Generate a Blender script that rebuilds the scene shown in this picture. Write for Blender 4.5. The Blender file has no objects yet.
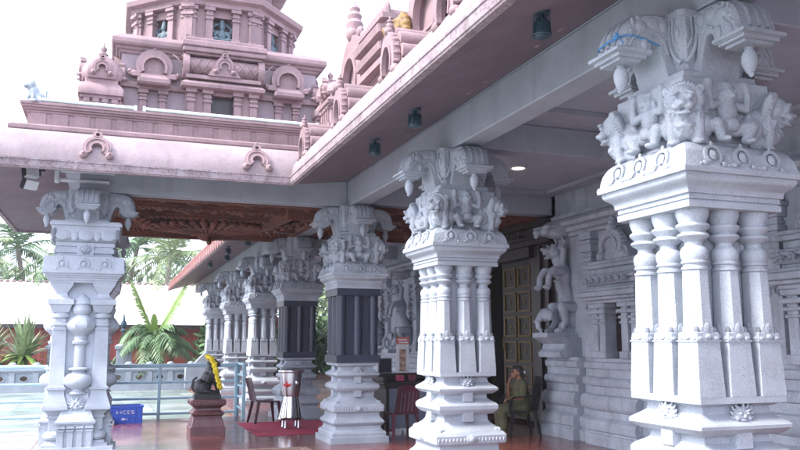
import bpy, bmesh, math, random
from mathutils import Vector, Matrix, Euler
R = math.radians
PI = math.pi
random.seed(7)
S = bpy.context.scene
C = S.collection

# ------------------------------------------------------------------ mesh builder
class MB:
    def __init__(s):
        s.v = []; s.f = []; s.M = Matrix.Identity(4)
    def add(s, vs, fs):
        b = len(s.v); M = s.M
        s.v += [tuple(M @ Vector(p)) for p in vs]
        s.f += [tuple(i + b for i in f) for f in fs]
        return s
    def bx(s, x0, x1, y0, y1, z0, z1):
        return s.add([(x0,y0,z0),(x1,y0,z0),(x1,y1,z0),(x0,y1,z0),(x0,y0,z1),(x1,y0,z1),(x1,y1,z1),(x0,y1,z1)],
              [(3,2,1,0),(4,5,6,7),(0,1,5,4),(1,2,6,5),(2,3,7,6),(3,0,4,7)])
    def loft(s, rings, caps=True, wrap=True):
        n = len(rings[0]); vs = [p for r in rings for p in r]; fs = []
        for k in range(len(rings)-1):
            for i in range(n if wrap else n-1):
                j = (i+1) % n
                fs.append((k*n+i, k*n+j, (k+1)*n+j, (k+1)*n+i))
        if caps:
            fs.append(tuple(range(n-1,-1,-1))); b = (len(rings)-1)*n
            fs.append(tuple(b+i for i in range(n)))
        return s.add(vs, fs)
    def sq(s, prof, cx=0, cy=0, ch=0.0, hy=None):
        """square stack: prof = [(z, half)]; ch = chamfer; hy = extra half length along y"""
        e = hy or 0
        rings = []
        for z, h in prof:
            if ch:
                c = min(ch, h*.5)
                r = [(-h+c,-h-e),(h-c,-h-e),(h,-h-e+c),(h,h+e-c),(h-c,h+e),(-h+c,h+e),(-h,h+e-c),(-h,-h-e+c)]
            else:
                r = [(-h,-h-e),(h,-h-e),(h,h+e),(-h,h+e)]
            rings.append([(cx+x, cy+y, z) for x, y in r])
        return s.loft(rings)
    def lathe(s, prof, n=16, cx=0, cy=0, ph=0.0):
        rings = []
        for r, z in prof:
            rings.append([(cx+r*math.cos(2*PI*(i+ph)/n), cy+r*math.sin(2*PI*(i+ph)/n), z) for i in range(n)])
        return s.loft(rings)
    def tube(s, path, r, n=8, caps=True):
        P = [Vector(p) for p in path]; rr = r if isinstance(r, (list, tuple)) else [r]*len(P)
        rings = []; up = Vector((0,0,1)); u = None
        for i, p in enumerate(P):
            t = (P[min(i+1,len(P)-1)] - P[max(i-1,0)]).normalized()
            if u is None:
                u = t.orthogonal().normalized()
            u = (u - t*u.dot(t))
            u = u.normalized() if u.length > 1e-6 else t.orthogonal().normalized()
            w = t.cross(u)
            rings.append([tuple(p + rr[i]*(math.cos(2*PI*k/n)*u + math.sin(2*PI*k/n)*w)) for k in range(n)])
        return s.loft(rings, caps)
    def ell(s, c, r, rot=None, seg=12, ring=8):
        if not isinstance(r, (tuple, list)): r = (r, r, r)
        Q = Euler(rot).to_matrix() if rot else Matrix.Identity(3)
        c = Vector(c); vs = []; fs = []
        vs.append(tuple(c + Q @ Vector((0,0,r[2]))))
        for a in range(1, ring):
            th = PI*a/ring
            for b in range(seg):
                ph = 2*PI*b/seg
                vs.append(tuple(c + Q @ Vector((r[0]*math.sin(th)*math.cos(ph), r[1]*math.sin(th)*math.sin(ph), r[2]*math.cos(th)))))
        vs.append(tuple(c + Q @ Vector((0,0,-r[2]))))
        for b in range(seg):
            fs.append((0, 1+b, 1+(b+1)%seg))
        for a in range(ring-2):
            for b in range(seg):
                i = 1+a*seg+b; j = 1+a*seg+(b+1)%seg
                fs.append((i, i+seg, j+seg, j))
        L = len(vs)-1; o = 1+(ring-2)*seg
        for b in range(seg):
            fs.append((L, o+(b+1)%seg, o+b))
        return s.add(vs, fs)
    def cap(s, p0, p1, r0, r1, n=10):
        p0 = Vector(p0); p1 = Vector(p1)
        s.tube([p0, p1], [r0, r1], n); s.ell(p0, r0, seg=n, ring=6); s.ell(p1, r1, seg=n, ring=6)
        return s
    def chain(s, pts, n=10):
        """pts: [(p, r)] tapered capsule chain"""
        for a, b in zip(pts, pts[1:]): s.cap(a[0], b[0], a[1], b[1], n)
        return s
    def extr(s, poly, w0, w1, axes='xz'):
        """polygon in a plane, extruded along the third axis from w0 to w1"""
        def P(a, b, w):
            return {'xz': (a, w, b), 'yz': (w, a, b), 'xy': (a, b, w)}[axes]
        n = len(poly)
        vs = [P(a,b,w0) for a,b in poly] + [P(a,b,w1) for a,b in poly]
        fs = [tuple(range(n)), tuple(range(2*n-1, n-1, -1))] + [(i, n+i, n+(i+1)%n, (i+1)%n) for i in range(n)]
        return s.add(vs, fs)
    def arch(s, ri, ro, a0, a1, w0, w1, n=20, kx=1, kz=1, cx=0, cz=0):
        """horseshoe ring in the xz plane, extruded along y; ri/ro may be functions of t"""
        I = []; O = []
        fi = ri if callable(ri) else (lambda t: ri); fo = ro if callable(ro) else (lambda t: ro)
        for i in range(n+1):
            t = i/n; a = R(a0 + (a1-a0)*t)
            I.append((cx+kx*fi(t)*math.cos(a), cz+kz*fi(t)*math.sin(a))); O.append((cx+kx*fo(t)*math.cos(a), cz+kz*fo(t)*math.sin(a)))
        rings = []
        for (ix, iz), (ox, oz) in zip(I, O):
            rings.append([(ix,w0,iz),(ox,w0,oz),(ox,w1,oz),(ix,w1,iz)])
        return s.loft(rings)
    def sweep(s, prof, pts, closed=False):
        """profile [(d, z)] swept along a horizontal path with mitred corners; d points left of travel"""
        P = [Vector(p[:2]) for p in pts]; n = len(P); rings = []
        for i in range(n):
            a = P[i-1] if (i > 0 or closed) else None
            b = P[(i+1) % n] if (i < n-1 or closed) else None
            d1 = (P[i]-a).normalized() if a is not None else None
            d2 = (b-P[i]).normalized() if b is not None else None
            if d1 is None: d1 = d2
            if d2 is None: d2 = d1
            n1 = Vector((-d1.y, d1.x)); n2 = Vector((-d2.y, d2.x))
            m = (n1+n2); m = m / max(1e-6, m.dot(n1))
            rings.append([(P[i].x+m.x*d, P[i].y+m.y*d, z) for d, z in prof])
        if closed: rings.append(rings[0])
        return s.loft(rings, caps=not closed)

def T(x=0, y=0, z=0, rz=0, rx=0, ry=0, s=1):
    sc = Matrix.Diagonal((s, s, s, 1)) if not isinstance(s, (tuple, list)) else Matrix.Diagonal((*s, 1))
    return Matrix.Translation((x, y, z)) @ Euler((rx, ry, rz)).to_matrix().to_4x4() @ sc

def to_mesh(name, mb, smooth=38, bevel=0, seg=1):
    bm = bmesh.new()
    vs = [bm.verts.new(p) for p in mb.v]
    for f in mb.f:
        try: bm.faces.new([vs[i] for i in f])
        except ValueError: pass
    bmesh.ops.recalc_face_normals(bm, faces=bm.faces)
    if bevel:
        es = [e for e in bm.edges if len(e.link_faces) == 2 and e.calc_face_angle(0) > R(35)]
        bmesh.ops.bevel(bm, geom=es, offset=bevel, segments=seg, profile=.6, affect='EDGES', clamp_overlap=True)
    me = bpy.data.meshes.new(name); bm.to_mesh(me); bm.free()
    if smooth:
        me.polygons.foreach_set('use_smooth', [True]*len(me.polygons))
        me.set_sharp_from_angle(angle=R(smooth))
    return me

def obj(name, mb, mat, parent=None, smooth=38, bevel=0, seg=1, loc=None, rot=None, scl=None):
    me = mb if isinstance(mb, bpy.types.Mesh) else to_mesh(name, mb, smooth, bevel, seg)
    o = bpy.data.objects.new(name, me); C.objects.link(o)
    if mat:
        me.materials.clear(); me.materials.append(mat)
    if parent: o.parent = parent
    if loc: o.location = loc
    if rot: o.rotation_euler = rot
    if scl: o.scale = (scl,)*3
    return o

def sculpt(name, mb, voxel=.012, it=2, disp=0, dscale=.05):
    """fuse blobs into one carved surface"""
    me = to_mesh(name, mb, 0)
    o = bpy.data.objects.new(name, me); C.objects.link(o)
    m = o.modifiers.new('r', 'REMESH'); m.mode = 'VOXEL'; m.voxel_size = voxel
    if it:
        k = o.modifiers.new('s', 'SMOOTH'); k.factor = .5; k.iterations = it
    if disp:
        t = bpy.data.textures.new(name, 'CLOUDS'); t.noise_scale = dscale
        d = o.modifiers.new('d', 'DISPLACE'); d.texture = t; d.strength = disp; d.mid_level = .5
    dg = bpy.context.evaluated_depsgraph_get(); dg.update()
    out = bpy.data.meshes.new_from_object(o.evaluated_get(dg))
    out.name = name
    bpy.data.objects.remove(o); bpy.data.meshes.remove(me)
    out.polygons.foreach_set('use_smooth', [True]*len(out.polygons))
    return out

def tag(o, label=None, cat=None, group=None, kind=None):
    if label: o['label'] = label
    if cat: o['category'] = cat
    if group: o['group'] = group
    if kind: o['kind'] = kind
    return o
def thing(name, label, cat, loc=(0,0,0), rz=0, group=None):
    o = bpy.data.objects.new(name, None); C.objects.link(o); o.empty_display_size = .2
    o.location = loc; o.rotation_euler = (0, 0, rz)
    return tag(o, label, cat, group)
def struct(name, mb, mat, **k):
    return tag(obj(name, mb, mat, **k), kind='structure')
def dup(root, loc, rz=None, label=None, scale=None):
    kids = [c for c in C.objects if c.parent == root]
    def cp(o, p):
        c = o.copy(); C.objects.link(c)
        if p: c.parent = p
        for ch in [k for k in C.objects if k.parent == o and k is not c]: cp(ch, c)
        return c
    r = cp(root, None); r.location = loc
    if rz is not None: r.rotation_euler = (0, 0, rz)
    if scale: r.scale = (scale,)*3
    if label: r['label'] = label
    return r

# ------------------------------------------------------------------ materials
def nodes(name):
    m = bpy.data.materials.new(name); m.use_nodes = True
    nt = m.node_tree; b = nt.nodes['Principled BSDF']
    def N(t, **k):
        n = nt.nodes.new(t)
        for a, v in k.items():
            if a in n.inputs: n.inputs[a].default_value = v
            else: setattr(n, a, v)
        return n
    def L(a, b): nt.links.new(a, b)
    return m, nt, b, N, L
def ramp(N, L, src, stops):
    r = N('ShaderNodeValToRGB'); L(src, r.inputs[0])
    e = r.color_ramp.elements
    while len(e) < len(stops): e.new(.5)
    for x, (p, c) in zip(e, stops):
        x.position = p; x.color = (*c, 1) if isinstance(c, tuple) else (c, c, c, 1)
    return r.outputs[0]
def mix(N, L, a, b, f, mode='MIX'):
    n = N('ShaderNodeMix', data_type='RGBA', blend_type=mode)
    for i, v in ((0, f), (6, a), (7, b)):
        if hasattr(v, 'is_linked'): L(v, n.inputs[i])
        elif isinstance(v, tuple): n.inputs[i].default_value = (*v, 1)
        else: n.inputs[i].default_value = v
    return n.outputs[2]
def coords(N, L, scale=(1,1,1), rnd=True):
    tc = N('ShaderNodeTexCoord'); mp = N('ShaderNodeMapping'); L(tc.outputs['Object'], mp.inputs[0])
    mp.inputs['Scale'].default_value = scale
    if rnd:
        oi = N('ShaderNodeObjectInfo'); mu = N('ShaderNodeMath', operation='MULTIPLY'); mu.inputs[1].default_value = 37
        L(oi.outputs['Random'], mu.inputs[0]); L(mu.outputs[0], mp.inputs['Location'])
    return mp.outputs[0]
def noise(N, L, vec, scale, detail=4, rough=.55):
    n = N('ShaderNodeTexNoise'); n.inputs['Scale'].default_value = scale; n.inputs['Detail'].default_value = detail
    n.inputs['Roughness'].default_value = rough; L(vec, n.inputs['Vector']); return n.outputs['Fac']

def stone(name, base, rough=.75, mott=.25, speck=.25, speck_scale=120, streak=.2, stain=(.3,.3,.32), bump=.35, rel=0, rel_scale=22):
    m, nt, b, N, L = nodes(name)
    v = coords(N, L)
    d = tuple(c*(1-mott) for c in base); l = tuple(min(1, c*(1+mott*.6)) for c in base)
    big = noise(N, L, v, 2.2, 6)
    col = mix(N, L, d, l, ramp(N, L, big, [(.3, 0.0), (.7, 1.0)]))
    sp = noise(N, L, v, speck_scale, 2, .7)
    col = mix(N, L, col, ramp(N, L, sp, [(.32, 1-speck*1.6), (.5, 1.0), (.68, 1+speck*.4)]), .8, 'MULTIPLY')
    if streak:
        v2 = coords(N, L, (5, 5, .45)); st = noise(N, L, v2, 1.4, 5, .6)
        col = mix(N, L, col, mix(N, L, col, stain, .75), ramp(N, L, st, [(.52, 0.0), (.74, streak)]))
    L(col, b.inputs['Base Color'])
    b.inputs['Roughness'].default_value = rough
    mid = noise(N, L, v, rel_scale, 6, .6)
    add = N('ShaderNodeMath', operation='MULTIPLY_ADD'); L(mid, add.inputs[0]); add.inputs[1].default_value = 1.2+rel; L(sp, add.inputs[2])
    bu = N('ShaderNodeBump'); bu.inputs['Strength'].default_value = bump; bu.inputs['Distance'].default_value = .012
    L(add.outputs[0], bu.inputs['Height']); L(bu.outputs[0], b.inputs['Normal'])
    return m
def plain(name, base, rough=.5, metal=0, var=.15, scale=6, bump=.1, coat=0, spec=.5):
    m, nt, b, N, L = nodes(name)
    v = coords(N, L); n = noise(N, L, v, scale, 5)
    col = mix(N, L, tuple(c*(1-var) for c in base), tuple(min(1, c*(1+var)) for c in base), ramp(N, L, n, [(.3, 0.0), (.7, 1.0)]))
    L(col, b.inputs['Base Color']); b.inputs['Metallic'].default_value = metal
    rr = N('ShaderNodeMapRange'); L(n, rr.inputs[0]); rr.inputs['From Min'].default_value = .3; rr.inputs['From Max'].default_value = .7
    rr.inputs['To Min'].default_value = max(.02, rough*.8); rr.inputs['To Max'].default_value = min(1, rough*1.25); L(rr.outputs[0], b.inputs['Roughness'])
    b.inputs['Coat Weight'].default_value = coat; b.inputs['Coat Roughness'].default_value = .08
    b.inputs['Specular IOR Level'].default_value = spec
    if bump:
        bu = N('ShaderNodeBump'); bu.inputs['Strength'].default_value = bump; bu.inputs['Distance'].default_value = .01
        L(noise(N, L, v, scale*6, 4), bu.inputs['Height']); L(bu.outputs[0], b.inputs['Normal'])
    return m
def tiles(name, c1, c2, grout, size=.6, rough=.2, gap=.008, coat=0, mott=.2, wet=None):
    m, nt, b, N, L = nodes(name)
    v = coords(N, L, rnd=False)
    br = N('ShaderNodeTexBrick'); L(v, br.inputs['Vector']); br.offset = 0
    br.inputs['Color1'].default_value = (*c1, 1); br.inputs['Color2'].default_value = (*c2, 1); br.inputs['Mortar'].default_value = (*grout, 1)
    br.inputs['Scale'].default_value = 1; br.inputs['Brick Width'].default_value = size; br.inputs['Row Height'].default_value = size
    br.inputs['Mortar Size'].default_value = gap; br.inputs['Bias'].default_value = 0
    n = noise(N, L, v, 1.3, 6); n2 = noise(N, L, v, 60, 3)
    col = mix(N, L, br.outputs['Color'], ramp(N, L, n, [(.25, 1-mott), (.75, 1+mott*.4)]), 1.0, 'MULTIPLY')
    col = mix(N, L, col, ramp(N, L, n2, [(.35, .8), (.65, 1.1)]), .7, 'MULTIPLY')
    L(col, b.inputs['Base Color'])
    L(ramp(N, L, n, [(.3, max(.02, rough-.06)), (.7, rough+.1)]), b.inputs['Roughness'])
    b.inputs['Coat Weight'].default_value = coat; b.inputs['Coat Roughness'].default_value = .14
    bu = N('ShaderNodeBump'); bu.inputs['Strength'].default_value = .12; bu.inputs['Distance'].default_value = .004
    L(mix(N, L, br.outputs['Fac'], n, .3), bu.inputs['Height']); bu.invert = True
    L(bu.outputs[0], b.inputs['Normal'])
    return m

WHITE = stone('white_granite', (.38,.41,.465), mott=.22, speck=.24, speck_scale=130, streak=.35, stain=(.22,.24,.28), bump=.3)
CARVE = stone('carved_white_granite', (.37,.40,.455), mott=.28, speck=.24, speck_scale=130, streak=.3, stain=(.22,.24,.28), bump=.45, rel=1.2, rel_scale=30)
GREY = stone('grey_granite', (.39,.43,.50), mott=.25, speck=.3, speck_scale=80, streak=.75, stain=(.17,.18,.21), bump=.5)
DARKG = stone('dark_granite', (.022,.028,.052), rough=.42, mott=.3, speck=.3, streak=0, bump=.1)
PINK = stone('pink_plaster', (.265,.178,.188), mott=.24, speck=.14, speck_scale=60, streak=.75, stain=(.13,.095,.11), bump=.35)
PINKWALL = stone('grey_pink_wall', (.27,.212,.235), mott=.12, speck=.1, streak=.4, stain=(.2,.17,.2), bump=.25)
PALEPINK = stone('pale_pink_stone', (.27,.212,.228), mott=.2, speck=.14, speck_scale=70, streak=.8, stain=(.17,.125,.14), bump=.3)
SOFFIT = stone('purple_soffit_paint', (.16,.112,.142), rough=.6, mott=.2, speck=.08, streak=.55, stain=(.12,.09,.11), bump=.3, rel=2, rel_scale=5)
GREYP = stone('grey_beam_paint', (.33,.355,.41), rough=.65, mott=.14, speck=.05, streak=.6, stain=(.22,.23,.27), bump=.25, rel=2, rel_scale=5)
CEILP = stone('grey_ceiling_paint', (.34,.37,.44), rough=.7, mott=.10, speck=.05, streak=.4, stain=(.2,.21,.25), bump=.25, rel=2, rel_scale=5)
WOOD = stone('carved_red_wood', (.16,.042,.022), rough=.7, mott=.45, speck=.35, speck_scale=40, streak=.5, stain=(.06,.02,.015), bump=.6, rel=1)
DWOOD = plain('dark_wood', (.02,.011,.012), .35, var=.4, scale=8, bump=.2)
DBRONZE = plain('dark_bronze', (.014,.011,.006), .45, var=.4, scale=14, bump=.2)
GOLD = plain('aged_brass', (.12,.075,.02), .4, metal=.5, var=.4, scale=20, bump=.3)
REDST = stone('polished_red_stone', (.13,.05,.055), rough=.25, mott=.3, speck=.3, streak=.1, bump=.2)
BLACKST = stone('black_stone', (.012,.013,.018), rough=.32, mott=.3, speck=.2, streak=0, bump=.3)
STEEL = plain('polished_steel', (.62,.62,.64), .16, metal=1, var=.05, scale=4, bump=.02)
COPPER = plain('reddish_steel', (.70,.68,.70), .3, metal=1, var=.12, scale=4, bump=.02)
MAROON = plain('maroon_plastic', (.06,.013,.026), .32, var=.1, bump=.02)
BLACKP = plain('black_plastic', (.006,.006,.009), .6, var=.1, bump=.02, spec=.3)
STRING = plain('blue_string', (.06,.22,.46), .7)
BLUEP = plain('blue_plastic', (.03,.10,.55), .4, var=.1, bump=.03)
WHITEP = plain('white_paint', (.62,.65,.7), .4, var=.06, bump=.03)
RAIL = plain('pale_blue_paint', (.36,.54,.63), .4, var=.12, bump=.03)
TEAL = plain('dark_teal_enamel', (.02,.05,.075), .3, var=.2, bump=.05)
BALU = stone('white_concrete', (.27,.305,.35), mott=.15, speck=.2, streak=.6, stain=(.35,.38,.42), bump=.4)
REDWALL = plain('red_sheet', (.30,.055,.04), .5, var=.2, scale=3, bump=.05)
ROOFW = plain('white_roof_sheet', (.52,.475,.41), .5, var=.06, scale=2, bump=.05)
TERRA = stone('terracotta', (.24,.085,.07), mott=.3, speck=.2, streak=.3, bump=.3)
CARPET = plain('crimson_mat', (.35,.02,.065), .9, var=.2, scale=30, bump=.5)
YELLOW = plain('yellow_flowers', (.75,.58,.03), .7, var=.3, scale=60, bump=.4)
FASCIA = stone('flaking_fascia', (.27,.205,.225), mott=.35, speck=.35, speck_scale=30, streak=.8, stain=(.38,.35,.37), bump=.3)
VERDI = stone('blue_green_statue', (.075,.11,.13), rough=.5, mott=.4, speck=.3, streak=.3, stain=(.06,.14,.17), bump=.4)
FLOOR = tiles('red_floor', (.17,.048,.042), (.20,.06,.052), (.055,.02,.02), .62, .22, .006, coat=.35, mott=.3)
YARD = tiles('pale_yard_tiles', (.31,.335,.31), (.15,.21,.18), (.18,.20,.20), 1.1, .3, .02, coat=.0, mott=.35)
PATHM = tiles('pinkish_path_tiles', (.36,.325,.335), (.31,.28,.29), (.14,.04,.04), .95, .4, .03, coat=0, mott=.2)
NOSE = stone('pale_edge_stone', (.24,.15,.13), rough=.4, mott=.2, speck=.3, streak=.1, bump=.2)
SOIL = plain('soil', (.16,.13,.10), .95, var=.3, scale=3, bump=.5)
def leafm(name, c, var=.4, trans=.15):
    m, nt, b, N, L = nodes(name)
    v = coords(N, L); n = noise(N, L, v, 3, 3)
    col = mix(N, L, tuple(x*(1-var) for x in c), tuple(x*(1+var) for x in c), ramp(N, L, n, [(.3, 0.0), (.7, 1.0)]))
    L(col, b.inputs['Base Color']); b.inputs['Roughness'].default_value = .5
    b.inputs['Transmission Weight'].default_value = 0
    tr = N('ShaderNodeBsdfTranslucent'); L(col, tr.inputs[0]); ms = N('ShaderNodeMixShader'); ms.inputs[0].default_value = trans
    L(b.outputs[0], ms.inputs[1]); L(tr.outputs[0], ms.inputs[2]); L(ms.outputs[0], nt.nodes['Material Output'].inputs[0])
    return m
LEAF = leafm('green_leaf', (.09,.16,.065)); LEAFY = leafm('young_leaf', (.15,.24,.04)); LEAFP = leafm('pale_leaf', (.19,.25,.12)); LEAFD = leafm('tree_leaf', (.05,.085,.04))
BARK = stone('bark', (.20,.17,.14), mott=.3, streak=.3, bump=.7)
def lit(name, c, e, s):
    m, nt, b, N, L = nodes(name); b.inputs['Base Color'].default_value = (*c, 1)
    b.inputs['Emission Color'].default_value = (*e, 1); b.inputs['Emission Strength'].default_value = s
    return m
LAMP = lit('lit_lamp', (1,.95,.85), (1,.88,.65), 6)
# ------------------------------------------------------------------ columns
X0 = 3.67                      # line of the main colonnade
HB = 3.71                      # underside of the beams
def medallion(mb, r):
    """little hooded roundel, drawn in xz facing -y"""
    mb.arch(r*.62, r*.95, -50, 230, -.022, .02, 18)
    mb.tube([(r*.78*math.cos(R(a)), -.024, r*.78*math.sin(R(a))) for a in range(-50, 231, 20)], r*.09, 5)
    mb.ell((0, -.012, 0), (r*.42, .03, r*.5), seg=10, ring=6)
    mb.ell((0, -.022, r*.05), (r*.2, .034, r*.26), seg=8, ring=6)
    mb.ell((0, -.016, r*1.05), (r*.16, .02, r*.24), seg=8, ring=6)
    for s in (-1, 1):
        mb.ell((s*r*1.0, -.014, -r*.78), (r*.3, .024, r*.24), seg=8, ring=6)
        mb.ell((s*r*1.42, -.01, -r*.86), (r*.2, .018, r*.15), seg=8, ring=6)
def four(mb, fn):
    for k in range(4):
        mb.M = T(rz=k*PI/2); fn(mb)
    mb.M = Matrix.Identity(4)

def face_boss(mb, r):
    """grinning guardian face boss in low relief, facing -y"""
    mb.ell((0,.0,0), (r*.95, .03, r*.72), seg=16); mb.ell((0,-.03,-r*.08), (r*.2,.016,r*.2)); mb.ell((0,-.026,-r*.4), (r*.42,.012,r*.1))
    for s in (-1,1):
        mb.ell((s*r*.36,-.027,r*.16), (r*.17,.013,r*.15)); mb.ell((s*r*.36,-.028,r*.36), (r*.24,.011,r*.07), (0,-s*.3,0)); mb.ell((s*r*.62,-.018,-r*.25), (r*.24,.016,r*.22))
        for k in range(4):
            a = .5+.42*k; mb.tube([(s*r*.75*math.sin(a),-.012,r*.62*math.cos(a)),(s*r*1.05*math.sin(a+.15),-.012,r*.9*math.cos(a+.1)),(s*r*1.22*math.sin(a+.02),-.008,r*1.08*math.cos(a-.1))], [r*.11,r*.1,r*.06], 6)
        for k in range(3): mb.tube([(s*r*(.12+.2*k),-.02,-r*.5),(s*r*(.15+.27*k),-.014,-r*.8),(s*r*(.1+.3*k),-.008,-r*1.0)], [r*.09,r*.08,r*.05], 6)
    mb.tube([(0,-.02,r*.45),(0,-.022,r*.8),(0,-.01,r*1.12)], [r*.12,r*.1,r*.05], 6)

BASE_P = [(0,.47),(.09,.47),(.092,.435),(.11,.43),(.14,.437),(.17,.42),(.19,.385),(.22,.37),(.25,.37),(.262,.385),(.285,.41),(.305,.417),(.33,.405),(.365,.37),(.39,.352),(.455,.35),(.46,.395),(.475,.41),(.55,.412),(.567,.402),(.60,.37),(.645,.315),(.67,.285),(.70,.265),(.76,.26),(.765,.30),(.785,.325),(.82,.35),(.86,.352),(.885,.33),(.91,.285),(.93,.26),(.975,.255),(.98,.30),(.995,.325),(1.02,.352),(1.04,.354),(1.055,.34),(1.085,.295),(1.105,.27),(1.15,.262),(1.155,.285),(1.17,.31),(1.172,.337),(1.212,.337)]
def build_base():
    mb = MB(); mb.sq(BASE_P, ch=.006)
    def f(m):
        m0 = m.M.copy()
        m.bx(-.06,.06,-.325,-.2,.69,.80); m.bx(-.055,.055,-.325,-.2,.90,1.0)
        m.M = m0 @ T(0,-.30,1.10); face_boss(m, .075)
        m.M = m0
        for i in range(-9, 10): m.ell((i*.042, -.411, .512), (.013,.008,.022), seg=6, ring=4)
        m.M = m0 @ T(0,-.40,.515); m.ell((0,-.01,0), (.075,.02,.045)); m.ell((0,-.03,0), (.035,.015,.03))
        m.M = m0
        for s in (-1, 1):
            m.ell((s*.33,-.345,.60), (.055,.03,.03), (R(35),0,0), 8, 6)
    four(mb, f)
    return to_mesh('base', mb, 30)
COL_P = [(.084,1.58),(.083,1.60),(.073,1.985),(.082,1.992),(.082,2.008),(.071,2.013),(.071,2.026),(.082,2.032),(.082,2.044),(.074,2.05),(.083,2.07),(.085,2.09),(.083,2.112),(.072,2.132),(.056,2.142),(.054,2.165),(.066,2.178),(.086,2.19),(.1,2.203),(.095,2.216),(.074,2.226),(.08,2.236),(.1,2.254),(.106,2.265),(.1,2.278),(.084,2.285),(.086,2.298),(.097,2.325),(.103,2.345),(.103,2.38)]
def build_colonnette():
    """round-capped octagonal colonnette with a square foot"""
    mb = MB()
    mb.sq([(1.212,.100),(1.24,.0995),(1.42,.092),(1.58,.086),(1.60,.084),(1.612,.07)], ch=.004)
    lo = [p for p in COL_P if p[1] < 2.0]; hi = [p for p in COL_P if p[1] > 1.98]
    mb.lathe([(r*1.095, z) for r, z in lo], 8, ph=.5)
    mb.lathe(hi, 20)
    def f(m):
        for a, r, h in ((0,.03,.045),(-1,.02,.032),(1,.02,.032)):
            m.ell((a*.034,-.078+.006*abs(a),1.612+.008*(a==0)), (r,.012,h), (R(3),a*.35,0), 10, 6)
        m.ell((0,-.091,1.575), (.028,.012,.02), seg=8, ring=6)
        for a in (-1, 1): m.ell((a*.066,-.066,1.61), (.016,.016,.03), None, 8, 5); m.ell((a*.06,-.09,1.565), (.02,.01,.014), seg=8, ring=5)
        m.bx(-.092,.092,-.094,-.08,1.545,1.555)
    four(mb, f)
    return to_mesh('colonnette', mb, 32)
def build_abacus():
    mb = MB()
    mb.sq([(2.372,.368),(2.412,.368)], ch=.004)
    mb.sq([(2.412,.355),(2.425,.355)])
    mb.sq([(2.424,.365),(2.455,.365),(2.457,.38),(2.485,.383),(2.50,.392),(2.515,.41),(2.53,.43),(2.55,.44),(2.572,.441),(2.574,.462),(2.603,.466)], ch=.004)
    return to_mesh('abacus', mb, 30)
def build_cornice():
    mb = MB()
    mb.sq([(2.603,.464),(2.618,.462),(2.621,.45),(2.66,.445),(2.70,.434),(2.735,.416),(2.758,.398),(2.773,.378),(2.782,.355)], ch=.008)
    def f(m):
        m0 = m.M.copy()
        for x in (-.23, 0, .23):
            m.M = m0 @ T(x, -.444, 2.685, rx=R(-12), s=(1.05,.4,1.05)); medallion(m, .07)
        m.M = m0
    four(mb, f)
    return to_mesh('cornice', mb, 34)

def lion_front(mb):
    """fore part of a seated lion facing -y, at the origin, about .44 high"""
    mb.ell((0,.07,.14), (.115,.12,.16)); mb.ell((0,-.02,.16), (.10,.08,.11))
    for s in (-1,1):
        mb.chain([((s*.07,-.03,.19),.046),((s*.078,-.07,.09),.036),((s*.072,-.075,.03),.036)])
        mb.ell((s*.072,-.08,.02), (.042,.045,.026)); mb.ell((s*.11,.06,.10), (.05,.09,.09))
        mb.ell((s*.10,.0,.36), (.03,.02,.032))
        mb.ell((s*.045,-.118,.322), (.02,.016,.017)); mb.ell((s*.048,-.118,.352), (.036,.02,.012), (0,s*.35,0))
        mb.ell((s*.034,-.135,.268), (.034,.035,.028))
    mb.ell((0,-.035,.30), (.088,.085,.10)); mb.ell((0,-.115,.285), (.05,.055,.035)); mb.ell((0,-.165,.29), (.026,.018,.018))
    mb.ell((0,-.125,.222), (.05,.05,.016)); mb.ell((0,-.10,.20), (.03,.03,.022))
    mb.ell((0,.01,.295), (.125,.04,.13), seg=20)
    n = 36
    for k in range(n):
        a = 2*PI*k/n
        mb.ell((.092*math.sin(a), -.014, .295+.097*math.cos(a)), (.0085,.032,.037), (0, a, 0), 8, 5)
    for k in range(5): mb.ell(((k-2)*.042,-.085+.008*abs(k-2),.175-.0*k), (.017,.02,.03), None, 7, 5)
    for k in range(7): mb.ell(((k-3)*.03,-.092+.006*abs(k-3),.205), (.012,.014,.014), None, 6, 5)
def squat_figure(mb):
    mb.ell((0,.0,.13), (.075,.065,.075)); mb.ell((0,-.01,.22), (.065,.055,.075)); mb.ell((0,-.03,.32), (.052,.05,.062)); mb.ell((0,-.015,.375), (.045,.045,.04))
    mb.ell((0,-.08,.31), (.013,.012,.018))
    for s in (-1,1):
        mb.chain([((s*.06,-.01,.265),.03),((s*.125,-.03,.24),.026),((s*.135,-.03,.33),.022),((s*.125,-.025,.40),.026)])
        mb.chain([((s*.045,-.02,.10),.045),((s*.125,-.075,.12),.036),((s*.085,-.06,.03),.03)]); mb.ell((s*.085,-.09,.018), (.028,.05,.02))
        mb.ell((s*.02,-.078,.335), (.01,.008,.008)); mb.ell((s*.055,-.02,.315), (.012,.018,.03))
    mb.ell((0,-.055,.125), (.05,.03,.045))
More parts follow.
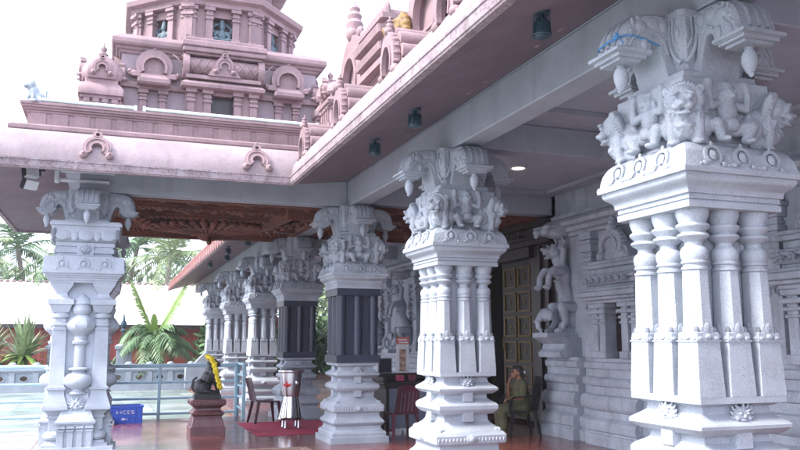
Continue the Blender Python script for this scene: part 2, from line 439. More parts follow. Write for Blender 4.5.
def build_frieze():
    mb = MB()
    mb.sq([(0,.285),(.04,.285),(.12,.295),(.30,.325),(.40,.345),(.44,.345)])
    def f(m):
        m0 = m.M.copy()
        m.M = m0 @ T(-.25,-.25,.0, rz=R(-45)) @ T(0,-.03,.02, rx=R(20), s=(1.0,1,.93)); lion_front(m)
        m.M = m0 @ T(0,-.325,.01, s=(1.15,1,1.02)); squat_figure(m)
        m.M = m0
        for s in (-1,1):      # curling haunch and tail of the lions
            m.tube([(s*.385,-.36,.13),(s*.33,-.345,.075),(s*.25,-.325,.04),(s*.17,-.31,.02)], [.055,.06,.055,.04], 8)
            m.tube([(s*.2,-.315,.05),(s*.175,-.33,.14),(s*.175,-.335,.24),(s*.20,-.345,.33)], [.03,.026,.022,.016], 8)
            m.ell((s*.26,-.325,.17), (.05,.035,.10), (0,s*.35,0))
        m.tube([(-.30,-.285,.02),(0,-.30,.015),(.30,-.285,.02)], .026, 8)
    four(mb, f)
    return sculpt('lion_frieze', mb, .006, 1)
ARM = [(0,.485),(.40,.485),(.47,.474),(.53,.452),(.58,.415),(.615,.365),(.635,.305),(.645,.24),(.668,.22),(.68,.19),(.655,.185),(.425,.185),(.432,.21),(.43,.245),(.418,.265),(.398,.276),(.375,.270),(.355,.245),(.338,.20),(.322,.145),(.308,.09),(.295,.04),(.28,.0),(0,0)]
def build_bracket():
    """four elephant-headed arms under the beam"""
    mb = MB(); mb.sq([(-.012,.285),(.0,.295),(.052,.295),(.066,.28),(.07,.27)], ch=.006); mb.sq([(.05,.205),(.09,.225),(.16,.25),(.26,.268),(.36,.268),(.44,.255),(.445,.278),(.484,.278)], ch=.035)
    body = to_mesh('tmp', mb, 0)
    mb2 = MB()
    def f(m):
        arm = [(-a, b) for a, b in ARM]
        def ring(w): return arm
        n = len(arm); y = .155
        # slightly barrelled sides
        rings = []
        for w, ins in ((-y,.028),(-y*.86,.006),(-y*.4,0),(y*.4,0),(y*.86,.006),(y,.028)):
            cxm, czm = -.35, .30
            rings.append([(a + (ins if a < -.30 else 0)*(1 if a < -.5 else 0), w, b + ((-ins if b > .40 else 0))) for a, b in arm])
        m.loft(rings)
        for s in (-1, 1):
            q = s*y
            m.tube([(-.264,s*.15,.46),(-.274,s*.152,.34),(-.272,s*.165,.24),(-.262,s*.195,.165),(-.246,s*.225,.13)], .016, 6)
            m.tube([(-.264,s*.185,.46),(-.274,s*.187,.34),(-.272,s*.197,.27),(-.262,s*.225,.21)], .009, 6)
            m.ell((-.27,s*.225,.33),(.012,.02,.05),None,8,6)
            m.tube([(-.52,q*.95,.44),(-.50,q*1.02,.38),(-.53,q*1.02,.31),(-.575,q*1.0,.27),(-.60,q*1.0,.22)], .013, 6)
            m.tube([(-.56,q*.95,.42),(-.555,q*1.0,.35),(-.585,q*.99,.30),(-.62,q*.95,.27)], .010, 6)
            m.ell((-.50,q*.98,.37), (.05,.02,.045)); m.ell((-.475,q*.99,.255), (.028,.02,.05)); m.ell((-.40,q*.98,.41), (.055,.014,.04))
            m.ell((-.315,q*.99,.40), (.035,.014,.05)); m.tube([(-.29,q*1.0,.20),(-.32,q*1.02,.29),(-.38,q*1.02,.335),(-.44,q*1.02,.30)], .010, 6)
            m.ell((-.575,q*.98,.335), (.018,.016,.018), seg=8, ring=6)
        for k in (-1, 0, 1):
            m.tube([(-.47,k*.06,.47),(-.53,k*.064,.449),(-.584,k*.066,.41),(-.622,k*.066,.36),(-.648,k*.066,.25)], .013, 6)
        m.bx(-.695,-.425,-.168,.168,.192,.214); m.bx(-.665,-.45,-.14,.14,.165,.192); m.bx(-.64,-.475,-.11,.11,.145,.165)
    four(mb2, f)
    mb3 = MB(); mb3.v = list(mb.v); mb3.f = list(mb.f)
    b = len(mb3.v); mb3.v += mb2.v; mb3.f += [tuple(i+b for i in f) for f in mb2.f]
    bpy.data.meshes.remove(body)
    return to_mesh('elephant_bracket', mb3, 35)
def build_bud():
    mb = MB(); mb.lathe([(.012,.15),(.03,.145),(.026,.13),(.038,.115),(.047,.09),(.05,.06),(.046,.035),(.034,.0),(.018,-.025),(.006,-.04)], 14)
    mb.ell((-.012,0,-.036), (.02,.012,.012), (0,R(30),0), 8, 6)
    return to_mesh('bud', mb, 60)
M_BASE = build_base(); M_COL = build_colonnette(); M_ABA = build_abacus(); M_COR = build_cornice(); M_FRZ = build_frieze(); M_BRK = build_bracket(); M_BUD = build_bud()
def add_bracket(root, z):
    b = obj('elephant_bracket', M_BRK, CARVE, root, loc=(0,0,z))
    for k in range(4):
        a = k*PI/2
        obj('bud', M_BUD, WHITE, b, loc=(-.555*math.cos(a), -.555*math.sin(a), 0), rot=(0,0,a))
def column(y, label, dark=False):
    r = thing('stone_column', label, 'column', (X0, y, 0), 0, 'columns of the main row')
    obj('base', M_BASE, WHITE, r); obj('abacus', M_ABA, WHITE, r); obj('cornice', M_COR, CARVE, r)
    obj('lion_frieze', M_FRZ, CARVE, r, loc=(0,0,2.78)); add_bracket(r, 3.222)
    if dark:
        mb = MB(); mb.sq([(1.21,.36),(1.33,.36)], ch=.006); mb.sq([(2.26,.36),(2.372,.36)], ch=.006); mb.sq([(1.33,.26),(2.26,.26)])
        obj('dark_shaft', mb, DARKG, r)
        for i, (x, q) in enumerate([(a*.265, b*.265) for a in (-1,0,1) for b in (-1,0,1) if a or b]):
            m2 = MB(); m2.lathe([(.075,1.33),(.075,2.26)], 12, ph=.5); obj('dark_colonnette', m2, DARKG, r, loc=(x, q, 0))
    else:
        mb = MB(); mb.sq([(1.212,.185),(2.372,.185)]); obj('core', mb, WHITE, r)
        for x, q in [(a*.238, b*.238) for a in (-1,0,1) for b in (-1,0,1) if a or b]:
            obj('colonnette', M_COL, WHITE, r, loc=(x, q, 0))
    return r
YC = [4.26, 8.27, 12.36, 16.45, 20.5, 25.1, 30.3]
LB = ['large white granite column nearest the camera with a blue string on its bracket',
      'white carved granite column in the middle, left of the seated person',
      'white column with dark blue shaft beside the desk and steel donation box',
      'dark shafted column behind the donation box at the back of the porch',
      'white fluted column just beyond the rear dark shafted column',
      'white fluted column second from the far end of the row',
      'white fluted column at the far end, smallest of the row']
cols = [column(y, l, dark=(i in (2, 3))) for i, (y, l) in enumerate(zip(YC, LB))]
mb = MB()
# blue string tied round the elephant head of the nearest column
xs = X0-.60
mb.tube([(xs+.24,YC[0]-.158,3.475),(xs+.14,YC[0]-.166,3.50),(xs+.05,YC[0]-.166,3.515),(xs-.03,YC[0]-.15,3.515),(xs-.062,YC[0]-.09,3.51),(xs-.066,YC[0]+.0,3.505),(xs-.062,YC[0]+.09,3.50),(xs-.03,YC[0]+.13,3.49),(xs+.1,YC[0]+.138,3.48)], .006, 6)
for a in (-.5,.2,.8,1.6,2.4,3.0): mb.tube([(xs-.05,YC[0]-.11,3.515),(xs-.075+.01*math.cos(a),YC[0]-.12+.05*math.cos(a),3.505+.035*math.sin(a))], [.006,.004], 5)
mb.tube([(xs-.05,YC[0]-.115,3.515),(xs-.03,YC[0]-.14,3.47),(xs-.045,YC[0]-.135,3.44)], .004, 5)
tag(obj('string', mb, STRING), 'thin blue string tied across the elephant head bracket of the nearest column', 'string')

# ---- porch pillars (square, with corner posts and a pot pilaster on each face)
def build_porch_base():
    mb = MB(); mb.sq([(0,.54),(.07,.54),(.072,.50),(.12,.50)], ch=.006); mb.sq([(.12,.33),(.93,.33)]); return to_mesh('pedestal', mb, 30)
POST = [(.14,.12),(.12,.15),(.10,.19),(.12,.215),(.15,.24),(.16,.27),(.15,.305),(.12,.33),(.085,.345),(.078,.36)]
def build_post():
    mb = MB()
    mb.sq([(.12,.15),(.15,.15),(.17,.11),(.20,.10)], ch=.004)
    mb.lathe([(.09,.20),(.125,.22),(.14,.25),(.135,.285),(.10,.315),(.075,.325),(.07,.34)], 16)
    mb.sq([(.34,.07),(.50,.075),(.505,.095),(.53,.10),(.535,.085),(.56,.09),(.60,.13),(.615,.165),(.645,.168),(.68,.158),(.80,.115),(.86,.105),(.88,.105),(.885,.125),(.92,.128),(.925,.108),(.95,.10),(1.68,.088),(1.70,.088)], ch=.004)
    mb.sq([(1.70,.10),(1.73,.105),(1.735,.09),(1.76,.09),(1.765,.105),(1.79,.105),(1.80,.09),(1.86,.085)], ch=.02)
    mb.lathe([(.10,1.86),(.125,1.875),(.13,1.90),(.125,1.925),(.10,1.94)], 16)
    mb.sq([(1.94,.10),(1.985,.125),(2.05,.145),(2.055,.17),(2.125,.172),(2.13,.13),(2.17,.085),(2.20,.075),(2.215,.075),(2.33,.15),(2.36,.155)], ch=.004)
    return to_mesh('corner_post', mb, 34)
def build_pot():
    """pot pilaster: facing -y, centred on y = 0"""
    mb = MB()
    mb.bx(-.235,.235,-.12,.2,.12,.40)
    for x in (-.18,-.06,.06,.18): mb.bx(x-.035,x+.035,-.145,-.1,.12,.33); mb.bx(x-.045,x+.045,-.155,-.1,.33,.355); mb.bx(x-.052,x+.052,-.16,-.1,.37,.40)
    mb.sq([(.40,.235),(.43,.24),(.432,.26),(.46,.262),(.49,.235),(.60,.19),(.63,.175),(.66,.17),(.78,.15),(.83,.15)], 0, .10, .004)
    mb.M = T(0,-.075,.68); face_boss(mb, .10); mb.M = Matrix.Identity(4)
    mb.lathe([(.13,.83),(.09,.86),(.09,.89),(.15,.92),(.19,.96),(.20,1.00),(.19,1.05),(.15,1.09),(.10,1.11),(.09,1.14),(.14,1.155),(.14,1.175),(.075,1.19),(.08,1.21),(.075,1.50),(.11,1.51),(.12,1.54),(.09,1.56),(.09,1.62)], 16)
    mb.lathe([(.09,1.62),(.12,1.66),(.175,1.70),(.20,1.75),(.20,1.79),(.15,1.86),(.08,1.92)], 8, ph=.5)
    mb.lathe([(.08,1.90),(.12,1.94),(.135,1.99),(.12,2.04),(.12,2.06),(.14,2.065),(.10,2.13),(.05,2.18),(.02,2.21),(.005,2.22)], 14)
    return to_mesh('pot_pilaster', mb, 34)
def build_porch_head():
    mb = MB()
    mb.sq([(2.36,.44),(2.385,.44),(2.39,.455),(2.42,.46),(2.425,.475),(2.45,.485),(2.455,.505),(2.48,.51),(2.485,.535),(2.525,.538),(2.56,.53),(2.70,.525),(2.72,.515)], ch=.004)
    mb.sq([(2.72,.385),(2.745,.385),(2.75,.365),(2.775,.365),(2.78,.385),(2.84,.385),(2.845,.37),(2.87,.37),(2.875,.39),(2.93,.39)], ch=.004)
    def f(m):
        m0 = m.M.copy()
        for x in (-.28,0,.28):
            m.M = m0 @ T(x,-.528,2.605, s=(1,.5,1)); medallion(m, .08)
        m.M = m0; m.bx(-.11,.11,-.402,-.3,2.735,2.92); m.M = m0 @ T(0,-.40,2.83); face_boss(m, .07); m.M = m0
    four(mb, f)
    return to_mesh('cornice', mb, 34)
def build_lotus():
    mb = MB(); mb.sq([(2.93,.38),(2.95,.40),(3.0,.425),(3.08,.445),(3.14,.45),(3.16,.45),(3.162,.475),(3.20,.478),(3.205,.46),(3.226,.46)], ch=.01)
    def f(m):
        for x in (-.3,0,.3): m.ell((x,-.425,3.05), (.125,.035,.105), (R(-12),0,0), 14, 8)
        for x in (-.15,.15): m.ell((x,-.43,3.04), (.055,.03,.10), (R(-12),0,0), 10, 8)
        for s in (-1,1): m.ell((s*.415,-.415,3.06), (.045,.045,.10))
    four(mb, f)
    return to_mesh('lotus_capital', mb, 36)
P_PED = build_porch_base(); P_POST = build_post(); P_POT = build_pot(); P_HEAD = build_porch_head(); P_LOT = build_lotus()
XP = -.39
def porch_pillar(y, label):
    r = thing('porch_pillar', label, 'pillar', (XP, y, 0), 0, 'carved pillars on the outer side of the porch')
    obj('pedestal', P_PED, WHITE, r); mb = MB(); mb.sq([(.93,.31),(2.36,.31)]); obj('core', mb, WHITE, r)
    for a in (-1,1):
        for b in (-1,1): obj('corner_post', P_POST, WHITE, r, loc=(a*.275, b*.275, 0))
    for k in range(4):
        a = k*PI/2; obj('pot_pilaster', P_POT, CARVE, r, loc=(.32*math.sin(a), -.32*math.cos(a), 0), rot=(0,0,a))
    obj('cornice', P_HEAD, WHITE, r); obj('lotus_capital', P_LOT, WHITE, r); add_bracket(r, 3.226)
    return r
porch_pillar(12.36, 'white carved pot pilaster pillar standing alone at the front left of the porch')
porch_pillar(16.55, 'rear porch pillar mostly hidden behind the front left pillar')
# ------------------------------------------------------------------ roof of hall and porch (one swept eave with mitred corners)
roof = thing('temple_roof', 'temple hall and porch roof with purple soffit, pale fascia and curved pink eave', 'roof', (X0, 12.36, HB))
OFF = Matrix.Translation((-X0, -12.36, -HB))
def part(name, mb, mat, parent=roof, **k):
    o = obj(name, mb, mat, parent, **k); o.matrix_parent_inverse = OFF; return o
XB = 3.53; XL = -.78; PATH = [(XB,-3),(XB,12.22),(XL,12.22),(XL,16.69),(XB,16.69),(XB,37)]
mb = MB(); mb.sweep([(0.0,4.13),(1.14,3.795),(1.14,3.85),(0,4.2)], PATH); part('soffit', mb, SOFFIT, smooth=0)
mb = MB(); mb.sweep([(1.12,3.77),(1.19,3.77),(1.195,3.785),(1.205,3.79),(1.21,3.87),(1.22,3.875),(1.22,3.895),(1.12,3.91)], PATH); part('fascia', mb, FASCIA, smooth=0)
mb = MB(); mb.sweep([(1.19,3.90),(1.185,3.97),(1.155,4.06),(1.08,4.17),(.97,4.275),(.84,4.35),(.72,4.39),(.60,4.41),(.60,4.25),(1.0,4.0)], PATH); part('curved_eave', mb, PALEPINK, smooth=30)
mb = MB()
mb.sweep([(.2,4.30),(.66,4.412),(.67,4.425),(.67,4.47),(.64,4.475),(.62,4.50),(.50,4.502),(.50,4.515),(.45,4.515),(.45,4.70),(.47,4.705),(.47,4.735),(.50,4.74),(.50,4.765),(.53,4.77),(.53,4.80),(.55,4.805),(.55,4.84),(.30,4.84),(.30,4.68),(.2,4.68)], PATH)
k = 0
for x in [(-1.20+.285*i) for i in range(16)]:
    if k % 1 == 0: mb.bx(x, x+.205, 12.22-.465, 12.22-.44, 4.516, 4.70)
    k += 1
for y in [(-2.6+.3*i) for i in range(47)]: mb.bx(XB-.465, XB-.44, y, y+.21, 4.516, 4.70)
part('parapet', mb, PINK, smooth=0)
mb = MB(); mb.bx(-.7,3.6,12.1,16.6,4.22,4.69); mb.bx(3.45,15,-3,37,4.32,4.69); part('roof_slab', mb, PINK, smooth=0)
mb = MB(); mb.bx(XB+.002,15,-3,37,4.12,4.31); part('hall_ceiling', mb, CEILP, smooth=0)
mb = MB(); mb.bx(-.79,XB,12.215,16.70,4.132,4.20); part('porch_ceiling_slab', mb, CEILP, smooth=0)
mb = MB(); mb.bx(XB,3.81,-3,37,HB+.002,4.118); part('main_beam', mb, GREYP, smooth=0, bevel=.012)
for nm, a in (('porch_beam',(-.53,3.527,12.22,12.50)),('porch_beam',(-.53,3.527,16.41,16.69)),('porch_beam',(-.53,-.25,12.503,16.407))):
    mb = MB(); mb.bx(a[0],a[1],a[2],a[3],HB+.004,4.128); part(nm, mb, GREYP, smooth=0, bevel=.012)
for y in YC + [-.4]:
    mb = MB(); mb.bx(3.813,7.34,y-.15,y+.15,3.78,4.117); part('cross_beam', mb, CEILP, smooth=0, bevel=.01)
for y0, y1 in ((8.3,12.0),(3.95,7.65)):
    mb = MB()
    mb.sweep([(0,4.06),(.25,4.06),(.25,4.116),(0,4.116)], [(3.95,y0),(3.95,y1),(7.2,y1),(7.2,y0)][::-1], closed=True); part('ceiling_border', mb, GREYP, smooth=0)
mb = MB()
for y in [18.1+.46*i for i in range(40)]:       # clay tile ends along the far eave
    for dx, dz, dy in ((1.222,3.785,0),(1.20,3.915,.23),(1.178,4.03,0)):
        mb.M = T(XB-dx, y+dy, dz); mb.extr([(.105*math.cos(PI*j/8), .10*math.sin(PI*j/8)) for j in range(9)], -.004, .03, 'yz')
mb.M = Matrix.Identity(4); part('clay_tile_edge', mb, TERRA)

# kudu (horseshoe) reliefs on the porch eave
def kudu(mb, r):
    """horseshoe relief facing -y"""
    fo = lambda t: r*(1.0+.16*math.sin(PI*t))
    mb.arch(r*.55, fo, -38, 218, -.05, .05, 24); mb.arch(r*.42, r*.58, -38, 218, -.07, 0, 24)
    mb.tube([(r*.86*math.cos(R(a)), -.055, r*.9*math.sin(R(a))) for a in range(-38,219,16)], r*.07, 6)
    for s in (-1,1):
        mb.M = mb.M @ T(s*r*.98, 0, -r*.62); mb.ell((0,-.03,0),(r*.34,.055,r*.3)); mb.ell((0,-.075,0),(r*.15,.03,r*.14)); mb.M = mb.M @ T(-s*r*.98, 0, r*.62)
    mb.arch(r*.17, r*.38, 0, 360, -.05, .04, 16, cz=r*1.36); mb.ell((0,-.02,r*1.8),(r*.14,.05,r*.16))
for x in (-.29, 1.85):
    mb = MB(); mb.M = T(x, 11.08, 4.075, rx=R(-22)) ; kudu(mb, .165); part('horseshoe_relief', mb, PINK)
for y in (13.2, 15.6):
    mb = MB(); mb.M = T(-1.86, y, 4.14) @ T(rz=-PI/2) @ T(rx=R(-40)); kudu(mb, .15); part('horseshoe_relief', mb, PINK)

def nasi(mb, r, tall=1.25, dep=.1, knobs=True):
    """big flame-edged horseshoe arch facing -y, base at z = 0, radius r"""
    h = r*tall
    mb.arch(r*.66, lambda t: r*(1+.12*math.sin(PI*t)), -30, 210, -dep, dep, 26, kz=tall, cz=r*.75)
    mb.arch(r*.60, r*.72, -30, 210, -dep*1.4, 0, 26, kz=tall, cz=r*.75)
    if knobs:
        for a in range(-20, 201, 15):
            mb.ell((r*1.06*math.cos(R(a)), 0, r*.75+r*1.06*tall*math.sin(R(a))), (r*.10, dep*1.1, r*.12), (0, -R(a)+PI/2, 0), 8, 6)
    top = r*.75+r*1.12*tall
    mb.ell((0,-dep*.4,top+r*.08),(r*.24,dep*1.5,r*.24)); mb.ell((0,0,top+r*.38),(r*.15,dep*1.2,r*.2)); mb.ell((0,0,top+r*.62),(r*.17,dep,r*.10)); mb.ell((0,0,top+r*.78),(r*.06,r*.06,r*.14))
    for s in (-1,1): mb.ell((s*r*.95,-dep*.3,r*.22),(r*.3,dep*1.5,r*.26)); mb.ell((s*r*1.25,0,r*.12),(r*.16,dep*1.1,r*.14))
WEST = T(rz=-PI/2)
for y in (4.2, 5.55, 6.95, 8.75, 10.6):        # barrel dormers sitting on the eave of the hall
    mb = MB(); mb.M = T(2.42, y, 4.06) @ WEST; nasi(mb, .19, 1.5, .035, True)
    mb.M = T(2.46, y, 4.08)
    for dy, dz, r in ((-.19,.06,.075),(-.2,.2,.075),(-.13,.34,.08),(0,.42,.085),(.13,.34,.08),(.2,.2,.075),(.19,.06,.075)):
        mb.tube([(0,dy,dz),(.9,dy,dz)], r, 10)
    mb.bx(.12,.9,-.19,.19,.04,.38)
    part('arch_dormer', mb, PINK)

def kuta(mb, w, h, faces=True):
    """small square shrine with domed roof; half width w, height h, base at z = 0"""
    q = h/10
    mb.sq([(0,w),(.5*q,w),(.5*q,w*.9),(.7*q,w*.86),(3.3*q,w*.86),(3.35*q,w*.98),(3.6*q,w*1.0),(3.7*q,w*1.1),(4.3*q,w*1.12),(4.7*q,w*1.0),(4.9*q,w*.92),(5.1*q,w*.8),(5.5*q,w*.8)], ch=w*.06)
    mb.sq([(5.5*q,w*.92),(5.9*q,w*1.0),(6.4*q,w*.98),(7.1*q,w*.86),(7.8*q,w*.62),(8.2*q,w*.36),(8.4*q,w*.2)], ch=w*.3)
    mb.lathe([(w*.22,8.35*q),(w*.26,8.6*q),(w*.12,8.8*q),(w*.17,9.1*q),(w*.16,9.3*q),(w*.06,9.5*q),(w*.01,10*q)], 10)
    def f(m):
        m0 = mb.M.copy()
        for x in (-.68,-.22,.22,.68):
            m.bx(x*w-.09*w,x*w+.09*w,-.97*w,-.8*w,.7*q,2.9*q); m.bx(x*w-.15*w,x*w+.15*w,-1.03*w,-.8*w,2.9*q,3.3*q); m.bx(x*w-.13*w,x*w+.13*w,-1.0*w,-.8*w,.6*q,1.0*q)
        m.M = m0 @ T(0,-.93*w,6.5*q); kudu(m, w*.42)
        m.M = m0
    base = mb.M.copy()
    for k in range(4):
        mb.M = base @ T(rz=k*PI/2)
        f(mb)
    mb.M = base
# shrines and tall arches along the parapet of the hall
mb = MB(); mb.M = T(3.10, 10.45, 4.78) @ WEST; nasi(mb, .50, 1.3, .07); mb.lathe([(.11,1.2),(.13,1.3),(.09,1.36),(.11,1.42),(.07,1.48),(.085,1.53),(.03,1.6),(.005,1.66)],10)
for a in range(-10,191,20): mb.ell((.60*math.cos(R(a)),.02,.375+.60*1.3*math.sin(R(a))),(.085,.06,.085),None,8,6)
mb.M = T(3.13,10.45,4.78); mb.extr([(.40*math.cos(PI*j/12), .22+.52*max(0,math.sin(PI*j/12))) for j in range(13)]+[(-.4,0),(.4,0)], 0, 1.0, 'yz')
mb.bx(-.03,1.1,-.55,-.42,0,.14); mb.bx(-.03,1.1,-.52,-.42,.14,.2); mb.bx(-.03,1.1,.42,.55,0,.14)
part('tall_arch', mb, PINK)
mb = MB(); mb.M = T(4.1, 9.0, 4.692); kuta(mb, .5, 2.1); part('roof_shrine', mb, PINK)
mb = MB()
mb.M = T(3.35, 9.05, 4.84); mb.sq([(0,.48),(.08,.48),(.09,.42),(.16,.41),(.17,.5),(.25,.52),(.27,.43),(.36,.42),(.37,.52),(.46,.54),(.48,.42),(.56,.40),(.57,.48),(.64,.48),(.66,.38),(.74,.36)], ch=.02)
part('roof_shrine', mb, PINK, smooth=0); mb = MB(); mb.M = T(3.35, 9.05, 4.84)
for k in range(5): mb.ell((-.36,-.36+.18*k,.70),(.05,.06,.14),None,8,6)
mb.bx(-.40,.3,-.42,.42,.60,.66); part('roof_shrine', mb, PINK)
mb = MB(); mb.M = T(3.0, 7.35, 4.60) @ WEST; nasi(mb, .48, 1.2, .06); mb.M = T(3.05,7.35,4.6); mb.extr([(.42*math.cos(PI*j/12), .3+.5*max(0,math.sin(PI*j/12))) for j in range(13)]+[(-.42,0),(.42,0)], 0, 1.2, 'yz'); part('tall_arch', mb, PINK)
mb = MB(); mb.M = T(3.55, 5.6, 4.70); kuta(mb, .42, 1.75); part('roof_shrine', mb, PINK)
mb = MB(); mb.M = T(3.2, 11.55, 4.78); kuta(mb, .26, .95); part('roof_shrine', mb, PINK)
# yellow lion face on the arch
mb = MB(); mb.ell((0,0,0),(.13,.14,.15)); mb.ell((-.10,0,-.05),(.09,.09,.07)); mb.ell((-.17,0,-.02),(.04,.05,.035))
for s in (-1,1): mb.ell((-.09,s*.06,.06),(.035,.035,.035)); mb.ell((-.0,s*.11,.13),(.04,.03,.05)); mb.ell((-.12,s*.05,-.09),(.05,.04,.04))
for k in range(14): mb.ell((.03,.155*math.sin(k*.449),.155*math.cos(k*.449)),(.06,.045,.045),(k*-.449,0,0),8,6)
o = obj('lion_mask', sculpt('lion_face', mb, .014, 1), plain('ochre_paint', (.20,.115,.035), .6, var=.7, scale=9), loc=(2.83,7.80,4.93))
tag(o, 'small ochre yellow lion face mask on the roof arch at the top edge', 'lion mask')

# pale tubes along the parapet top
for x0, x1, l in ((-1.12,.2,'short pale green tube light on the left end of the parapet top'),(.28,2.9,'long pale green tube light on the parapet top below the tower')):
    mb = MB(); mb.tube([(x0,11.72,4.885),(x1,11.72,4.885)], .026, 10); mb.bx(x0,x1,11.745,11.79,4.841,4.875)
    for x in (x0+.02, x1-.02): mb.bx(x-.02,x+.02,11.69,11.75,4.841,4.92)
    tag(obj('tube_light', mb, plain('pale_tube', (.62,.74,.72), .3)), l, 'light', 'tube lights on the porch parapet')
# seated figure on the corner of the parapet
mb = MB(); mb.ell((.02,.05,.10),(.13,.16,.12)); mb.ell((-.03,-.04,.2),(.11,.12,.15)); mb.ell((-.06,-.09,.33),(.10,.10,.10)); mb.ell((-.10,-.17,.31),(.055,.06,.05)); mb.bx(-.16,.16,-.2,.22,-.02,.03)
for s in (-1,1): mb.chain([((s*.05-.03,-.1,.2),.03),((s*.06-.03,-.15,.02),.03)]); mb.ell((s*.08,.05,.08),(.06,.1,.08)); mb.ell((s*.05-.05,-.08,.40),(.025,.02,.035))
mb.tube([(0,.17,.08),(.05,.22,.2),(.08,.18,.3)], .02, 6)
tag(obj('lion_statue', sculpt('lion_statue', mb, .012, 1), stone('pale_blue_statue', (.30,.335,.375), mott=.5, speck=.3, streak=.9, stain=(.08,.13,.18)), loc=(-1.14,11.80,4.845), rot=(0,0,R(-35)), scl=.72),
    'small pale blue seated lion statue on the left corner of the porch parapet', 'statue')

# ------------------------------------------------------------------ tower
CX, CY, ZT = 1.53, 14.4, 4.72
tow = thing('temple_tower', 'pinkish stone temple tower with tiers of pilasters and horseshoe arches above the porch', 'tower', (CX, CY, ZT))
def tp(name, mb, mat, parent=tow, **k): return obj(name, mb, mat, parent, **k)
z = lambda a: a - ZT
mb = MB(); mb.sq([(0,1.72),(.12,1.72),(.12,1.66),(z(5.0),1.66),(z(5.0),1.58),(z(6.10),1.58)]); tp('lower_storey', mb, PINKWALL, smooth=0)
mb = MB(); mb.sq([(z(6.08),1.59),(z(6.10),1.62),(z(6.13),1.62),(z(6.14),1.66),(z(6.18),1.67),(z(6.19),1.72),(z(6.23),1.74),(z(6.30),1.74),(z(6.36),1.66),(z(6.40),1.62)]);
mb.bx(-.62,.62,-1.82,-1.5,z(6.12),z(6.16)); mb.bx(-.66,.66,-1.87,-1.5,z(6.16),z(6.24)); mb.bx(-.68,.68,-1.90,-1.5,z(6.24),z(6.33)); mb.bx(-.64,.64,-1.82,-1.5,z(6.33),z(6.41)); tp('ledge', mb, PINK, smooth=0, bevel=.012)
mb = MB(); mb.sq([(z(5.52),1.60),(z(5.53),1.64),(z(5.60),1.655),(z(5.63),1.62),(z(5.64),1.60)]); tp('string_course', mb, PINK, smooth=0)
def pil(mb, x, y, z0, z1, w=.06):
    d = .05; mb.bx(x-w,x+w,y-d,y+.1,z0,z1); mb.bx(x-w*1.3,x+w*1.3,y-d*1.4,y+.1,z0,z0+.1); h = z1-z0
    mb.bx(x-w*1.25,x+w*1.25,y-d*1.4,y+.1,z0+h*.66,z0+h*.72); mb.bx(x-w*1.15,x+w*1.15,y-d*1.3,y+.1,z0+h*.78,z0+h*.84); mb.bx(x-w*1.55,x+w*1.55,y-d*1.8,y+.1,z1-.06,z1+.002)
def side_bay(k, x):
    m0 = T(rz=k*PI/2)
    mb = MB(); mb.M = m0
    for s in (-1,1): pil(mb, x+s*.15, -1.60, z(5.0), z(5.50), .05)
    mb.bx(x-.25,x+.25,-1.70,-1.5,z(5.50),z(5.54)); mb.M = m0 @ T(x,-1.62,z(5.54)); mb.sq([(0,.22),(.03,.25),(.09,.25),(.13,.20),(.16,.18)], ch=.02)
    tp('bay_pilasters', mb, PINK, smooth=0)
    mb = MB(); mb.M = m0 @ T(x,-1.60,z(5.86)); r = .27
    mb.arch(r*.72, lambda t: r*(1.0+.12*math.sin(PI*t)), -25, 205, -.09, .04, 26); mb.arch(r*.60, r*.75, -25, 205, -.12, .0, 26); mb.bx(-r*1.25,r*1.25,-.12,.04,-r*.62,-r*.42)
    for s in (-1,1): mb.ell((s*r*1.12,-.04,-r*.42),(r*.34,.08,r*.2)); mb.ell((s*r*1.36,-.04,-r*.3),(r*.14,.07,r*.16))
    mb.ell((0,-.04,r*1.2),(r*.17,.07,r*.2)); mb.extr([(r*.62*math.cos(2*PI*j/20), r*.62*math.sin(2*PI*j/20)) for j in range(20)], -.03, .02); tp('horseshoe_arch', mb, PINK)
